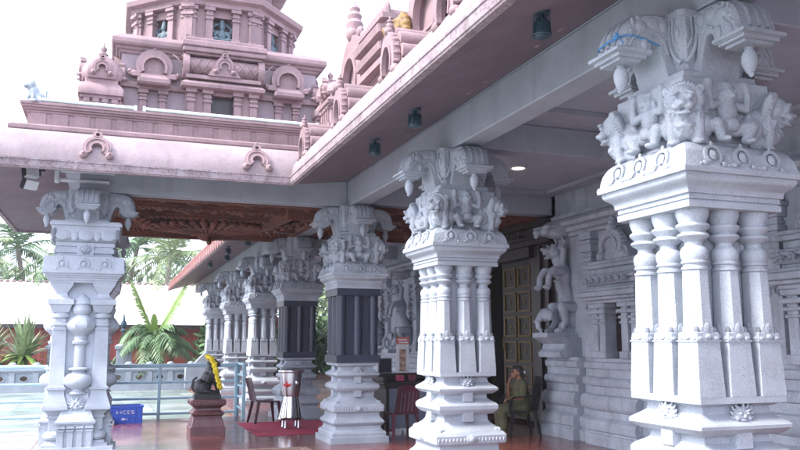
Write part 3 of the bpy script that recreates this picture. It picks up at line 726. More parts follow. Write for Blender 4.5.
def centre_bay(k):
    m0 = T(rz=k*PI/2)
    mb = MB(); mb.M = m0
    for x in (-.50,-.24,.24,.50): pil(mb, x, -1.70, z(4.95), z(5.56), .055)
    mb.bx(-.58,-.19,-1.70,-1.5,z(4.95),z(5.56)); mb.bx(.19,.58,-1.70,-1.5,z(4.95),z(5.56)); mb.bx(-.19,.19,-1.70,-1.5,z(5.50),z(5.56)); mb.bx(-.19,.19,-1.72,-1.5,z(4.95),z(5.06))
    mb.M = m0 @ T(0,-1.66,0); mb.sq([(z(5.56),.17),(z(5.58),.2),(z(5.66),.2),(z(5.70),.15),(z(5.73),.13)], hy=None) if False else None
    mb.M = m0; rings = []
    for zz, hx, yy in ((5.56,.62,-1.80),(5.58,.66,-1.86),(5.63,.67,-1.87),(5.68,.62,-1.81),(5.72,.56,-1.74)): rings.append([(-hx,yy,z(zz)),(hx,yy,z(zz)),(hx,-1.5,z(zz)),(-hx,-1.5,z(zz))])
    mb.loft(rings); tp('bay_pilasters', mb, PINK, smooth=0)
    mb = MB(); mb.M = m0; mb.bx(-.19,.19,-1.585,-1.57,z(5.06),z(5.5)); tp('dark_window', mb, DWOOD, smooth=0)
    mb = MB(); mb.M = m0; mb.bx(-.60,.60,-1.84,-1.5,z(5.72),z(5.78)); prof = [(-1.5-.30*math.sin(PI*j/14)-.04, z(5.78)+.36*(1-math.cos(PI*j/14))/2) for j in range(15)]
    mb.extr([(a, b) for a, b in prof]+[(-1.5,z(6.14)),(-1.5,z(5.78))], -.58, .58, 'yz')
    for i in range(9):
        for s in (-1,1):
            x = -.56+.14*i
            pts = [(x+s*.07*((j-2)/5.0*2), prof[j][0]-.006, prof[j][1]) for j in range(2,12)]; mb.tube(pts, .009, 4)
    tp('barrel_roof', mb, PINK)
    for s in (-1,1):
        mb = MB(); mb.M = m0 @ T(s*.60,-1.64,z(5.95)); mb.extr([(-.24*math.cos(2*PI*j/18), .22*math.sin(2*PI*j/18)) for j in range(18)], -.05, .05, 'yz'); tp('end_arch', mb, PINK)
    mb = MB()
    mb.M = m0 @ T(0,-1.84,z(5.94)); kudu(mb, .14); mb.extr([(-.26,-.16),(.26,-.16),(0,.30)], -.03,.05); tp('horseshoe_arch', mb, PINK)
for k in (0, 3, 1):
    for x in (-1.08, 1.08): side_bay(k, x)
    centre_bay(k)
for sx in (-1,1):
    for sy in (-1,1):
        mb = MB(); mb.M = T(sx*1.85, sy*1.55, 0); kuta(mb, .30, 1.52); tp('corner_shrine', mb, PINK)
# octagonal upper storey
A8 = 1.36; RC = A8/math.cos(PI/8)
def oct_ring(a, zz): return [(a/math.cos(PI/8)*math.cos(PI/8+i*PI/4), a/math.cos(PI/8)*math.sin(PI/8+i*PI/4), zz) for i in range(8)]
mb = MB(); mb.loft([oct_ring(a, z(h)) for a, h in ((1.46,6.40),(1.46,6.46),(1.40,6.47),(1.40,6.50),(1.16,6.50),(1.16,7.45))]); tp('octagonal_storey', mb, PINKWALL, smooth=0)
for k in range(8):
    m0 = T(rz=k*PI/4)
    mb = MB(); mb.M = m0
    for x in (-.50,-.22,.22,.50): pil(mb, x, -1.34 if abs(x)>.3 else -1.36, z(6.50), z(7.12), .055)
    mb.bx(-.555,-.17,-1.34,-1.16,z(6.5),z(7.12)); mb.bx(.17,.555,-1.34,-1.16,z(6.5),z(7.12)); mb.bx(-.17,.17,-1.34,-1.16,z(6.98),z(7.12))
    mb.bx(-.30,.30,-1.45,-1.2,z(6.47),z(6.53)); mb.bx(-.30,.30,-1.46,-1.2,z(7.12),z(7.17)); tp('niche_frame', mb, PINK, smooth=0)
    mb = MB(); mb.M = m0 @ T(rz=PI/8); mb.bx(-.075,.075,-1.50,-1.3,z(6.47),z(7.12)); mb.bx(-.10,.10,-1.53,-1.3,z(6.95),z(7.0)); mb.bx(-.11,.11,-1.55,-1.3,z(7.08),z(7.14)); mb.bx(-.10,.10,-1.53,-1.3,z(6.47),z(6.56)); tp('corner_pilaster', mb, PINK, smooth=0)
mb = MB(); mb.loft([oct_ring(a, z(h)) for a, h in ((1.36,7.12),(1.44,7.14),(1.46,7.2),(1.54,7.24),(1.56,7.32),(1.44,7.42),(1.25,7.46))]); tp('ledge', mb, PINK, smooth=0)
mb = MB(); mb.loft([oct_ring(a, z(h)) for a, h in ((1.0,7.46),(1.0,7.9),(1.3,8.0),(1.42,8.2),(1.4,8.6),(1.2,9.1),(.85,9.5),(.4,9.75),(.2,9.8))]); tp('dome', mb, PINK, smooth=50)
mb = MB(); mb.lathe([(.2,z(9.78)),(.3,z(9.9)),(.12,z(10.0)),(.25,z(10.2)),(.2,z(10.4)),(.05,z(10.5)),(.01,z(10.8))], 14); tp('finial', mb, GOLD)
# seated statues in the niches
mb = MB(); mb.ell((0,0,.05),(.15,.10,.05)); mb.ell((0,0,.15),(.075,.06,.10)); mb.ell((0,-.01,.29),(.05,.05,.06)); mb.lathe([(.05,.33),(.045,.37),(.03,.41),(.008,.44)],10)
for s in (-1,1): mb.chain([((s*.07,0,.21),.028),((s*.13,-.03,.13),.022),((s*.09,-.08,.09),.02)]); mb.chain([((s*.07,0,.21),.025),((s*.14,0,.20),.02),((s*.15,-.02,.28),.02)]); mb.ell((s*.10,-.05,.055),(.09,.07,.04))
mb.arch(.15,.19,-10,190,.03,.06,16,cz=.2)
st = sculpt('niche_statue', mb, .011, 1)
for k, l in ((0,'blue green seated statue in the middle niche of the tower'),(-1,'blue green seated statue in the left niche of the tower'),(1,'blue green seated statue in the right niche of the tower')):
    a = k*PI/4; d = 1.30
    o = obj('niche_statue', st, VERDI, loc=(CX+d*math.sin(a), CY-d*math.cos(a), 6.525), rot=(0,0,a))
    o.scale = (1.05,)*3; tag(o, l, 'statue', 'statues in the tower niches')

# ------------------------------------------------------------------ carved wooden ceilings
def wood_ceiling(x0, x1, y0, y1, label, fan):
    r = thing('wooden_ceiling', label, 'ceiling', ((x0+x1)/2, (y0+y1)/2, 3.8), 0, 'carved wooden ceilings'); inv = Matrix.Translation((-(x0+x1)/2, -(y0+y1)/2, -3.8))
    def p(n, mb, m=WOOD, **k): o = obj(n, mb, m, r, **k); o.matrix_parent_inverse = inv
    mb = MB(); mb.bx(x0,x1,y0,y1,3.84,3.90); p('boarding', mb, smooth=0)
    mb = MB(); mb.sweep([(0,3.70),(.10,3.70),(.11,3.74),(.17,3.75),(.18,3.79),(.24,3.80),(.24,3.839),(0,3.839)], [(x0,y0),(x1,y0),(x1,y1),(x0,y1)], closed=True)
    n = int((x1-x0)/.09)
    for i in range(n): mb.ell((x0+.05+i*.09, y1-.125, 3.72),(.03,.03,.035),None,6,5); mb.ell((x0+.05+i*.09, y0+.125, 3.72),(.03,.03,.035),None,6,5)
    p('border', mb, smooth=30)
    mb = MB()
    for i in range(1,4):
        y = y0+(y1-y0)*i/4; mb.bx(x0+.24,x1-.24,y-.06,y+.06,3.73,3.839); mb.bx(x0+.24,x1-.24,y-.09,y+.09,3.78,3.8385)
        for j in range(int((x1-x0-.5)/.11)): mb.ell((x0+.3+j*.11,y,3.725),(.04,.05,.03),None,7,5)
    for i in range(1,4):
        x = x0+(x1-x0)*i/4; mb.bx(x-.05,x+.05,y0+.24,y1-.24,3.80,3.838)
    p('ceiling_rail', mb, smooth=30)
    mb = MB()
    for i in range(4):
        for j in range(4):
            cx, cy = x0+(x1-x0)*(i+.5)/4, y0+(y1-y0)*(j+.5)/4
            for k in range(10):
                a = 2*PI*k/10; mb.ell((cx+.17*math.cos(a), cy+.17*math.sin(a), 3.82),(.10,.05,.05),(0,R(14),a),7,5)
            mb.ell((cx,cy,3.79),(.08,.08,.08),None,10,6)
    p('lotus_rosette', mb, smooth=60)
    if fan:
        cx, cy = (x0+x1)/2+.05, y1-.75
        mb = MB()
        for k in range(19):
            a = R(188+164*k/18); pts = [(cx+rr*math.cos(a), cy+rr*.9*math.sin(a), 3.56+.12*rr) for rr in (.25,.6,.95,1.2)]
            mb.tube(pts, [.02,.04,.055,.05], 7); e = pts[-1]; mb.ell((e[0],e[1],e[2]-.02),(.075,.075,.06),None,8,6)
        for rr in (.3,.75): mb.tube([(cx+rr*math.cos(R(a)), cy+rr*.9*math.sin(R(a)), 3.54+.12*rr) for a in range(188,353,8)], .03, 6)
        mb.ell((cx,cy-.02,3.56),(.2,.16,.10)); mb.chain([((cx,cy-.1,3.54),.06),((cx,cy-.2,3.44),.04),((cx,cy-.26,3.42),.05)])
        p('peacock_fan', mb, smooth=50)
        mb = MB()
        for pts in ([(x1-.95,y1-1.3),(x1-.75,y0+.75),(x1-.12,y0+.75),(x1-.12,y1-1.3)],):
            mb.sweep([(0,3.62),(.12,3.62),(.14,3.70),(.14,3.83),(0,3.83)], pts, closed=True)
        p('panel_frame', mb, smooth=0)
        for s in (-1,1):
            mb = MB()
            for k in range(7):
                u = k/6; x = cx+s*(1.0+.55*u); y = cy-.3-1.6*u
                mb.tube([(x+.16*math.cos(t*.7)*(1-t/14), y+.16*math.sin(t*.7)*(1-t/14), 3.66) for t in range(0,12)], .028, 5); mb.ell((x,y,3.65),(.07,.07,.06),None,8,6)
            p('scroll_carving', mb, smooth=50)
wood_ceiling(-.245,3.52,12.51,16.40,'carved red wooden ceiling with fan shaped peacock relief over the porch',True)
wood_ceiling(3.82,7.25,12.52,16.39,'plain banded red wooden ceiling over the hall bay before the brass door',False)
mb = MB(); mb.bx(-.245,3.52,16.30,16.405,3.60,3.708); mb.bx(.9,2.0,16.26,16.31,3.58,3.62); tag(obj('wooden_lintel', mb, WOOD, smooth=0), 'dark red wooden lintel along the rear edge of the porch ceiling', 'lintel')
# ------------------------------------------------------------------ ground
G = -.16
mb = MB(); mb.bx(-150,150,-60,220,G-.6,G-.008); struct('ground', mb, SOIL, smooth=0)
mb = MB(); mb.bx(-34,2.62,-8,30.4,G-.006,G); struct('courtyard', mb, YARD, smooth=0)
mb = MB(); mb.bx(-14,-1.02,6,16.6,G,G+.012); struct('path', mb, PATHM, smooth=0)
mb = MB(); mb.bx(2.80,15,-6,11.55,G-.5,0); mb.bx(-1.0,15,11.80,16.95,G-.5,0); mb.bx(2.8,15,11.55,11.80,G-.5,0); mb.bx(2.72,15,16.95,37,G-.5,0); struct('floor', mb, FLOOR, smooth=0)
mb = MB(); mb.sweep([(0,G),(.10,G),(.10,.006),(0,.006)], [(2.802,-6),(2.802,11.802),(-1.0,11.802)]); struct('floor_edge', mb, NOSE, smooth=0)
mb = MB(); mb.bx(2.35,4.75,13.35,15.55,.0,.010); tag(obj('mat', mb, CARPET, smooth=0, bevel=.004), 'crimson mat on the red floor under the steel donation box', 'mat')

# ------------------------------------------------------------------ sanctum wall
XW = 7.32
san = thing('sanctum_wall', 'grey stone sanctum wall with moulded base, niche and pilasters on the right side of the hall', 'wall', (XW, 9, 0))
sinv = Matrix.Translation((-XW, -9, 0))
def sp(n, mb, m=GREY, **k): o = obj(n, mb, m, san, **k); o.matrix_parent_inverse = sinv; return o
BASEW = [(.46,0),(.46,.17),(.40,.172),(.40,.20),(.44,.22),(.46,.30),(.44,.36),(.34,.40),(.30,.41),(.30,.50),(.36,.52),(.40,.56),(.42,.62),(.40,.68),(.34,.73),(.26,.745),(.24,.76),(.24,.86),(.30,.875),(.33,.91),(.33,.95),(.29,.985),(.22,1.0),(.20,1.01),(.20,1.12),(.26,1.13),(.28,1.16),(.28,1.22),(.22,1.24),(.20,1.29),(0,1.29)]
def wall_seg(y0, y1, p, prof=BASEW, x=XW, name='base_moulding'):
    mb = MB(); mb.extr([(x-p-d*(.58 if prof is BASEW else 1), zz) for d, zz in prof]+[(x+.5, prof[-1][1]), (x+.5, prof[0][1])], y0, y1, 'xz'); sp(name, mb, smooth=30)
for y0, y1, p in ((-4,9.49,0),(9.5,10.75,.12),(10.76,11.09,.0),(11.1,12.08,.12),(16.02,17.3,.10),(17.31,26,0)): wall_seg(y0, y1, p)
mb = MB(); mb.bx(XW,XW+.5,-4,12.08,1.289,4.118); mb.bx(XW,XW+.5,16.05,26,1.289,4.118); mb.bx(XW+.502,XW+.95,12.06,16.05,3.25,4.118); sp('wall_face', mb, smooth=0)
COR = [(0,3.30),(.06,3.31),(.07,3.36),(.14,3.38),(.16,3.44),(.26,3.46),(.28,3.52),(.24,3.58),(.16,3.62),(.10,3.63),(.10,3.70),(0,3.70)]
for y0, y1, p in ((-4,12.07,0),(16.03,26,0)):
    wall_seg(y0, y1, p, COR, name='wall_cornice')
def wpil(y, w=.11, z0=1.29, z1=3.30, d=.10):
    mb = MB(); x1 = XW+.02; h = z1-z0
    mb.bx(XW-d,x1,y-w,y+w,z0,z1-.02); 
    for a, b, e in ((0,.10,.03),(.10,.14,.015),(.60,.63,.02),(.66,.69,.02),(.70,.74,.035),(.76,.79,.05),(.80,.82,.02),(.84,.90,.06),(.90,.93,.09),(.94,1.0,.05)):
        mb.bx(XW-d-e,x1,y-w-e,y+w+e,z0+h*a,z0+h*b)
    mb.M = T(XW-d,y,z0+h*.42) @ WEST; medallion(mb, w*.7); mb.M = Matrix.Identity(4)
    sp('pilaster', mb, smooth=30, bevel=.006)
for y in (3.2,4.4,5.4,6.35,7.15,8.3,9.15,10.95,17.6,18.8,21,23): wpil(y)
# niche with a shrine roof
def niche(y, half):
    x = XW-.14; mb = MB()
    for s in (-1,1):
        for k, q in ((half-.09, 0), (half-.30, .02)):
            yy = y+s*k; mb.bx(x-.10-q,XW,yy-.075,yy+.075,1.29,2.12)
            for a, b, e in ((1.29,1.40,.03),(1.80,1.84,.02),(1.88,1.92,.03),(1.96,2.02,.05),(2.05,2.12,.04)): mb.bx(x-.10-q-e,XW,yy-.075-e,yy+.075+e,a,b)
    for a, b, d, g in ((2.12,2.17,.16,.04),(2.17,2.22,.22,.10),(2.22,2.30,.27,.15),(2.30,2.35,.22,.10),(2.35,2.40,.12,.0),(2.40,2.48,.16,.05),(2.48,2.53,.22,.10),(2.53,2.57,.14,.02),(2.57,2.66,.10,-.02),(2.66,2.72,.16,.05),(2.72,2.78,.12,.02)):
        mb.bx(x-d,XW,y-half-g,y+half+g,a,b)
    sp('niche_frame', mb, smooth=0, bevel=.012)
    mb = MB(); mb.M = T(x-.06,y,2.78) @ WEST; nasi(mb, half*.48, .8, .06, True); mb.M = T(x-.08,y,2.78); mb.extr([(half*.7*math.cos(PI*j/10), .34*math.sin(PI*j/10)) for j in range(11)], 0, .2, 'yz')
    for k in range(-3,4): mb.M = T(x-.24,y+k*half*.28,2.46) @ WEST; medallion(mb, .05)
    mb.M = Matrix.Identity(4); sp('niche_arch', mb)
    mb = MB(); mb.bx(XW-.05,XW-.002,y-half+.36,y+half-.36,1.29,2.12); sp('niche_shade_slab', mb, DWOOD, smooth=0)  # dark slab on the wall face, coloured as the shade inside a niche
mb = MB(); mb.extr([(XW-a,b) for a,b in ((.0,1.28),(.40,1.28),(.42,1.36),(.34,1.42),(.32,1.50),(.44,1.56),(.50,1.61),(0,1.61))], 11.36, 12.07, 'xz'); sp('sculpture_pedestal', mb, smooth=30)
niche(10.12, .58); niche(7.75-1.5, .62)
# rearing lions carved on the wall
def yali(mb):
    """rearing lion facing -x with a small elephant below; about 2 m tall"""
    mb.chain([((.16,0,.42),.13),((.13,0,.66),.135),((.02,0,.92),.12),((.06,0,1.14),.115),((-.02,0,1.34),.105),((-.06,0,1.42),.10)], 14)
    mb.ell((-.13,0,1.54),(.125,.115,.125)); mb.ell((-.25,0,1.565),(.10,.075,.05)); mb.ell((-.22,0,1.44),(.095,.065,.032),(0,R(-18),0)); mb.ell((-.335,0,1.585),(.035,.045,.035))
    for k in range(6): mb.ell((-.18-.025*k,0,1.505),(.012,.06,.025),None,6,5)
    for s in (-1,1):
        mb.ell((-.19,s*.07,1.61),(.036,.03,.036)); mb.ell((-.17,s*.075,1.66),(.06,.03,.018),(0,.4,0)); mb.chain([((-.06,s*.09,1.64),.04),((.02,s*.11,1.74),.028),((-.03,s*.11,1.80),.02)])
        mb.chain([((-.04,s*.12,1.18),.075),((-.22,s*.14,1.20),.058),((-.31,s*.14,1.06),.05),((-.32,s*.14,.90),.052)]); mb.ell((-.35,s*.14,.87),(.075,.06,.05))
        mb.chain([((.14,s*.13,.50),.115),((-.08,s*.15,.52),.085),((-.03,s*.15,.24),.058),((-.10,s*.15,.12),.055)]); mb.ell((-.15,s*.15,.07),(.095,.07,.05)); mb.ell((.16,s*.09,.3),(.14,.10,.2))
        for k in range(5): mb.arch(.001,.002,0,10,0,.001,2) if False else mb.ell((-.335+.0*k,s*(.105+.018*k),.845),(.03,.01,.035),None,6,5)
        mb.ell((-.30,s*.13,.34),(.05,.06,.10)); mb.tube([(-.40,s*.05,.26),(-.47,s*.06,.22),(-.50,s*.06,.25)],[.022,.018,.01],6)
    mb.ell((-.30,0,.36),(.12,.11,.13)); mb.tube([(-.38,0,.36),(-.45,0,.24),(-.44,0,.12),(-.38,0,.06)],[.06,.05,.042,.035],10)
    for k in range(8):
        for j in (-2,-1,0,1,2): mb.ell((.06-.005*k-.03*abs(j),j*.055,1.60-.055*k),(.05,.036,.04),(0,R(30),0),8,6)
    for k in range(5): mb.lathe([(.10,1.0+.0*k),(.12,1.0)],3) if False else mb.ell((-.08+.0*k,0,1.0+.085*k),(.05,.10,.022),None,10,6)
    mb.tube([(.24,0,.25),(.33,.02,.5),(.27,.02,.75),(.36,.02,1.0),(.27,.02,1.22),(.34,.02,1.45),(.28,0,1.7)],[.055,.05,.05,.05,.05,.05,.06],8)
    for k in range(9): mb.ell((.30,.0,.3+.16*k),(.07,.17,.05),(0,R(20),0),10,6)
    mb.ell((-.05,0,1.90),(.28,.19,.10)); mb.ell((-.30,0,1.92),(.12,.14,.09)); mb.ell((-.42,0,1.90),(.07,.09,.06)); mb.ell((-.44,0,1.83),(.04,.06,.05)); mb.ell((.12,0,1.94),(.25,.2,.10))
    mb.bx(-.42,.36,-.24,.24,-.06,.03); mb.bx(-.36,.34,-.23,.23,1.95,2.02); mb.bx(.30,.42,-.22,.22,0,2.0)
ym = MB(); yali(ym); YM = sculpt('lion_sculpture', ym, .012, 1, .006, .05)
mbp = MB(); mbp.bx(-.34,.40,-.26,.26,1.285,1.34)
for x, y, l, sc in ((XW-.14,11.72,'grey rearing lion sculpture on the wall at the right of the brass door',1.0),(XW-.2,16.75,'grey rearing lion sculpture on the far side of the brass door',1.0),
                (XW-.3,19.3,'grey rearing lion sculpture on the back wall just left of the orange sign',1.0),(XW-.3,21.6,'grey rearing lion sculpture beside the right edge of the front dark shafted column',1.0)):
    o = obj('lion_sculpture', YM, GREY, loc=(x, y, 1.33), scale=None) if False else obj('lion_sculpture', YM, GREY, loc=(x, y, 1.31 if y > 12 else 1.66))
    o.scale = (1.0 if y > 12 else 1.05, 1.05, 1.0 if y > 12 else .90); tag(o, l, 'sculpture', 'rearing lions along the sanctum wall')
# rear screen of pierced stone to the left of the wall
# doorway
door = thing('temple_door', 'tall dark framed temple door with an aged brass panelled leaf', 'door', (XW+.2, 14.4, 0)); dinv = Matrix.Translation((-XW-.2,-14.4,0))
def dp(n, mb, m, parent=door, **k):
    o = obj(n, mb, m, parent, **k); o.matrix_parent_inverse = dinv; return o
mb = MB()
mb.bx(XW+.14,XW+.55,12.10,13.0,0,3.30); mb.bx(XW+.06,XW+.14,12.5,12.62,0,3.3); mb.bx(XW+.06,XW+.14,12.8,13.0,0,3.3); mb.bx(XW-.05,XW+.55,15.8,16.01,0,3.30); mb.bx(XW-.05,XW+.55,13.0,15.8,3.10,3.30); mb.bx(XW-.12,XW+.5,12.10,16.01,3.30,3.40); mb.bx(XW-.2,XW+.5,12.10,16.01,3.40,3.47); mb.bx(XW-.14,XW+.5,12.10,16.01,3.47,3.60); mb.bx(XW-.26,XW+.5,12.10,16.01,3.60,3.70); mb.bx(XW+.06,XW+.3,13.0,13.12,0,3.1); mb.bx(XW+.06,XW+.3,15.68,15.8,0,3.1)
for k in range(26): mb.ell((XW-.15,12.95+k*.117,3.435),(.04,.045,.04),None,7,5)
for k in range(20): mb.M = T(XW-.17,13.0+k*.148,3.535) @ WEST; mb.bx(-.05,.05,-.01,.04,-.05,.05); mb.M = Matrix.Identity(4)
dp('door_frame', mb, DWOOD, smooth=0, bevel=.008)
def leaf(y0, y1, x, rest=None):
    w = y1-y0; n = 6; mb = MB(); mb.bx(x,x+.07,y0,y1,.08,3.09)
    o = obj('door_leaf', mb, DBRONZE, door, smooth=0)
    for k in range(2):
        for q in range(n):
            ya, yb = y0+w*(.07+.46*k), y0+w*(.07+.46*k+.40); za, zb = .2+q*.475, .2+q*.475+.40; mb = MB()
            mb.bx(x-.03,x-.001,ya,ya+.045,za,zb); mb.bx(x-.03,x-.001,yb-.045,yb,za,zb); mb.bx(x-.03,x-.001,ya+.045,yb-.045,za,za+.04); mb.bx(x-.03,x-.001,ya+.045,yb-.045,zb-.04,zb)
            mb.ell((x-.008,(ya+yb)/2,(za+zb)/2),(.012,.04,.055)); obj('door_panel', mb, GOLD, o, smooth=30, bevel=.004)
    h = MB(); yh = y1-.13; h.tube([(x-.001,yh,1.35),(x-.07,yh,1.4),(x-.07,yh,1.6),(x-.001,yh,1.65)],.015,8); obj('handle', h, GOLD, o)
    return o
lo = leaf(13.13-14.4,14.38-14.4,-.08); lo = leaf(0,1.2,0); lo.location = (.28,1.25,0); lo.rotation_euler = (0,0,R(-96))
# inside of the sanctum: dark chamber
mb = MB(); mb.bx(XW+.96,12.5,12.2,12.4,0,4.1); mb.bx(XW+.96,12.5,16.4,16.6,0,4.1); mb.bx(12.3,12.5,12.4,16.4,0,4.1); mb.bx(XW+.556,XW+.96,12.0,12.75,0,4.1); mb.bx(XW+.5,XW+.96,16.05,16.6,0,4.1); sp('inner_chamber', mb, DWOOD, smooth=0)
mb = MB(); mb.bx(7.82,15,25.9,26.4,0,4.1); sp('end_wall', mb, smooth=0)

# ------------------------------------------------------------------ lamps on the soffits
def lamp(y, label, x=2.86, zz=None):
    t = (XB-x)/1.14; zz = 4.13-.335*t if zz is None else zz
    r = thing('soffit_lamp', label, 'lamp', (x, y, zz), 0, 'lamps under the eave')
    mb = MB(); mb.lathe([(.02,.03),(.02,-.06)], 8); mb.lathe([(.06,-.02),(.065,.0),(.065,.03)],14); obj('stem', mb, TEAL, r)
    mb = MB(); mb.lathe([(.02,-.04),(.045,-.05),(.06,-.08),(.062,-.15),(.05,-.19),(.03,-.2)], 14)
    for k in range(6): mb.tube([(.066*math.cos(k*PI/3),.066*math.sin(k*PI/3),-.05),(.07*math.cos(k*PI/3),.07*math.sin(k*PI/3),-.17)],.006,5)
    mb.arch(.062,.07,0,360,-.01,.01,16) if False else mb.lathe([(.072,-.165),(.075,-.172),(.072,-.18)],14); obj('lamp_body', mb, TEAL, r)
lamp(4.83,'dark teal lamp under the purple soffit at the top edge, nearest of the lamps')
lamp(7.42,'dark teal lamp under the purple soffit left of the middle column top')
lamp(8.75,'dark teal lamp under the purple soffit nearest the porch corner')
for i, y in enumerate((18.6,19.8,22.2,23.6)):
    lamp(y, ['small lamp under the far eave closest to the porch rear','small lamp under the far eave second from the porch rear','small lamp under the far eave third from the porch rear','small lamp under the far eave deepest in the view'][i], x=2.95-.3*(i%2))
r = thing('ceiling_downlight', 'lit round downlight in the grey hall ceiling', 'light', (5.60,10.25,4.118)); mb = MB(); mb.lathe([(.085,-.001),(.13,-.004),(.13,-.02),(.10,-.026),(.085,-.012)],24); obj('trim', mb, WHITEP, r); mb = MB(); mb.lathe([(.09,-.005),(.088,-.018)],24); obj('diffuser', mb, LAMP, r)
# floodlights and conduit box at the left of the porch beam
r = thing('floodlight', 'small twin white floodlight on a black bracket under the left end of the porch eave', 'floodlight', (-1.05,12.02,3.90))
mb = MB(); mb.bx(-.07,.07,-.05,.0,.02,.16); mb.tube([(0,-.03,.05),(0,-.06,-.06)],.02,8); obj('bracket', mb, BLACKP, r)
for dz, rx in ((-.02,-.2),(-.19,.5)):
    mb = MB(); mb.M = T(-.10,-.10,dz, rz=R(35), rx=rx); mb.bx(-.10,.10,-.04,.05,-.07,.07); o = obj('lamp_head', mb, WHITEP, r, bevel=.01); m2 = MB(); m2.M = mb.M; m2.bx(-.11,-.102,-.045,.055,-.075,.075); obj('rim', m2, BLACKP, o)
mb = MB(); mb.bx(-.80,-.05,12.10,12.19,3.96,4.0); mb.bx(-.86,-.8,12.06,12.2,3.80,4.125); mb.bx(-.80,-.12,12.10,12.19,3.82,3.86); tag(obj('conduit_box', mb, WHITEP, bevel=.008), 'white conduit box with two short rails under the porch eave', 'conduit')
# ------------------------------------------------------------------ railing at the rear of the porch
def railing(name, x0, x1, y, label, n):
    r = thing(name, label, 'railing', ((x0+x1)/2, y, 0), 0, 'pale blue pipe railings'); w = (x1-x0)/2
    for i in range(n):
        x = -w+2*w*i/(n-1); mb = MB(); mb.bx(x-.03,x+.03,-.03,.03,G,1.04); obj('post', mb, RAIL, r, bevel=.006)
    for zz, t in ((1.05,.04),(.72,.026),(.40,.026),(.10,.026)):
        mb = MB(); mb.tube([(-w,0,zz),(w,0,zz)], t, 10); obj('rail', mb, RAIL, r)
    return r
railing('railing', -9.5, -1.1, 16.95, 'pale blue pipe railing left of the porch pillar, in front of the yard', 5)
railing('railing', -.55, 2.52, 16.98, 'pale blue pipe railing across the back of the porch behind the crate and idol', 3)
r = thing('railing_gate', 'pale blue ladder like railing end beside the maroon chair', 'railing', (2.56, 16.6, 0), 0)
for yy in (-.42,.42): mb = MB(); mb.bx(-.035,.035,yy-.03,yy+.03,0,1.12); obj('post', mb, RAIL, r, bevel=.006)
for zz in (1.08,.86,.64,.42,.20): mb = MB(); mb.tube([(0,-.42,zz),(0,.42,zz)],.024,8); obj('rail', mb, RAIL, r)

# ------------------------------------------------------------------ balustrade with ball finials
def pxX(px, Y):
    k = (px-400)/798; return Y*(.3414+k*.94)/(.94-k*.3414)
def holes(mb, hx, hz, r=.105, n=24):
    I = []; O = []
    for k in range(n):
        a = 2*PI*(k+.5)/n; c, s_ = math.cos(a), math.sin(a); t = min(hx/max(1e-6,abs(c)), hz/max(1e-6,abs(s_))); rr = r*(1+.22*math.cos(4*a))
        I.append((rr*c, rr*s_)); O.append((t*c, t*s_))
    mb.loft([[(a,-.05,b) for a, b in I],[(a,-.05,b) for a, b in O],[(a,.05,b) for a, b in O],[(a,.05,b) for a, b in I],[(a,-.05,b) for a, b in I]], caps=False)
def balustrade(x0, x1, y, label):
    r = thing('balustrade', label, 'balustrade', ((x0+x1)/2, y, 0), 0, 'white concrete balustrades'); w = (x1-x0)/2
    mb = MB(); mb.bx(-w,w,-.14,.14,G,.22); mb.bx(-w,w,-.11,.11,.22,.27); obj('plinth', mb, BALU, r, smooth=0); r.scale = (1,1,.74); r.location.z = -.10
    mb = MB(); mb.bx(-w,w,-.13,.13,.86,.96); mb.bx(-w,w,-.10,.10,.80,.86); obj('coping', mb, BALU, r, smooth=0, bevel=.01)
    n = int(2*w/.70)
    for i in range(n):
        a = -w+2*w*i/n; b = -w+2*w*(i+1)/n; m = (a+b)/2; h = (b-a)/2
        mb = MB(); mb.bx(a-.09,a+.09,-.11,.11,.27,.80); mb.M = T(m,0,.535)
        holes(mb, h-.09, .265, .14)
        mb.arch(.12,.165,0,360,-.075,.075,20); mb.M = Matrix.Identity(4)
        obj('pierced_panel', mb, BALU, r)
        mb = MB(); mb.M = T(a,0,.96); mb.lathe([(.06,0),(.06,.03),(.04,.045),(.05,.06)],10); mb.ell((0,0,.17),.135,None,14,10); obj('ball_finial', mb, BALU, r, smooth=60)
balustrade(-15.5, pxX(62,29.6), 29.6, 'white balustrade with round openings and ball finials on the far left')
balustrade(pxX(62,29.6)+.1, pxX(212,29.6), 29.62, 'white balustrade with round openings between the front pillar and the column row')
mb = MB(); prof = []; W = MB()
xw = pxX(199,29.0); W.extr([(xw+a*.8,b) for a,b in ((-.55,-.1),(.5,-.1),(.5,.9),(.42,1.15),(.3,1.17),(.05,.98),(-.2,.76),(-.55,.62))], 28.9, 29.15, 'xz'); tag(obj('stair_wing', W, BALU, bevel=.02), 'white sloping stair wall behind the idol', 'wall')
for x, l in ((pxX(125,31),'white square post left of the bottle palm'),(pxX(57,31),'white square gate post beside the spiky shrub at the left')):
    mb = MB(); mb.M = T(x,31,-.05); mb.sq([(G,.32),(.2,.32),(.21,.27),(1.30,.27),(1.31,.33),(1.42,.34),(1.5,.2)], ch=.01); tag(obj('gate_post', mb, BALU, smooth=20), l, 'post')
mb = MB(); mb.M = T(pxX(123,32.5),32.5,-.1); mb.tube([(0,0,G),(0,0,2.05)],[.05,.04],8); mb.lathe([(.09,2.0),(.11,2.05),(.05,2.12),(.10,2.2),(.12,2.32),(.05,2.45),(.01,2.75)],10); tag(obj('lamp_post', mb, TEAL), 'slim spear topped post before the white roofed shed', 'post')

mb = MB(); mb.bx(-34,4.5,30.1,34.5,G-.3,.38); struct('soil_backing', mb, SOIL, smooth=0)  # added soil mass; its dark colour stands for shade behind the balustrade openings
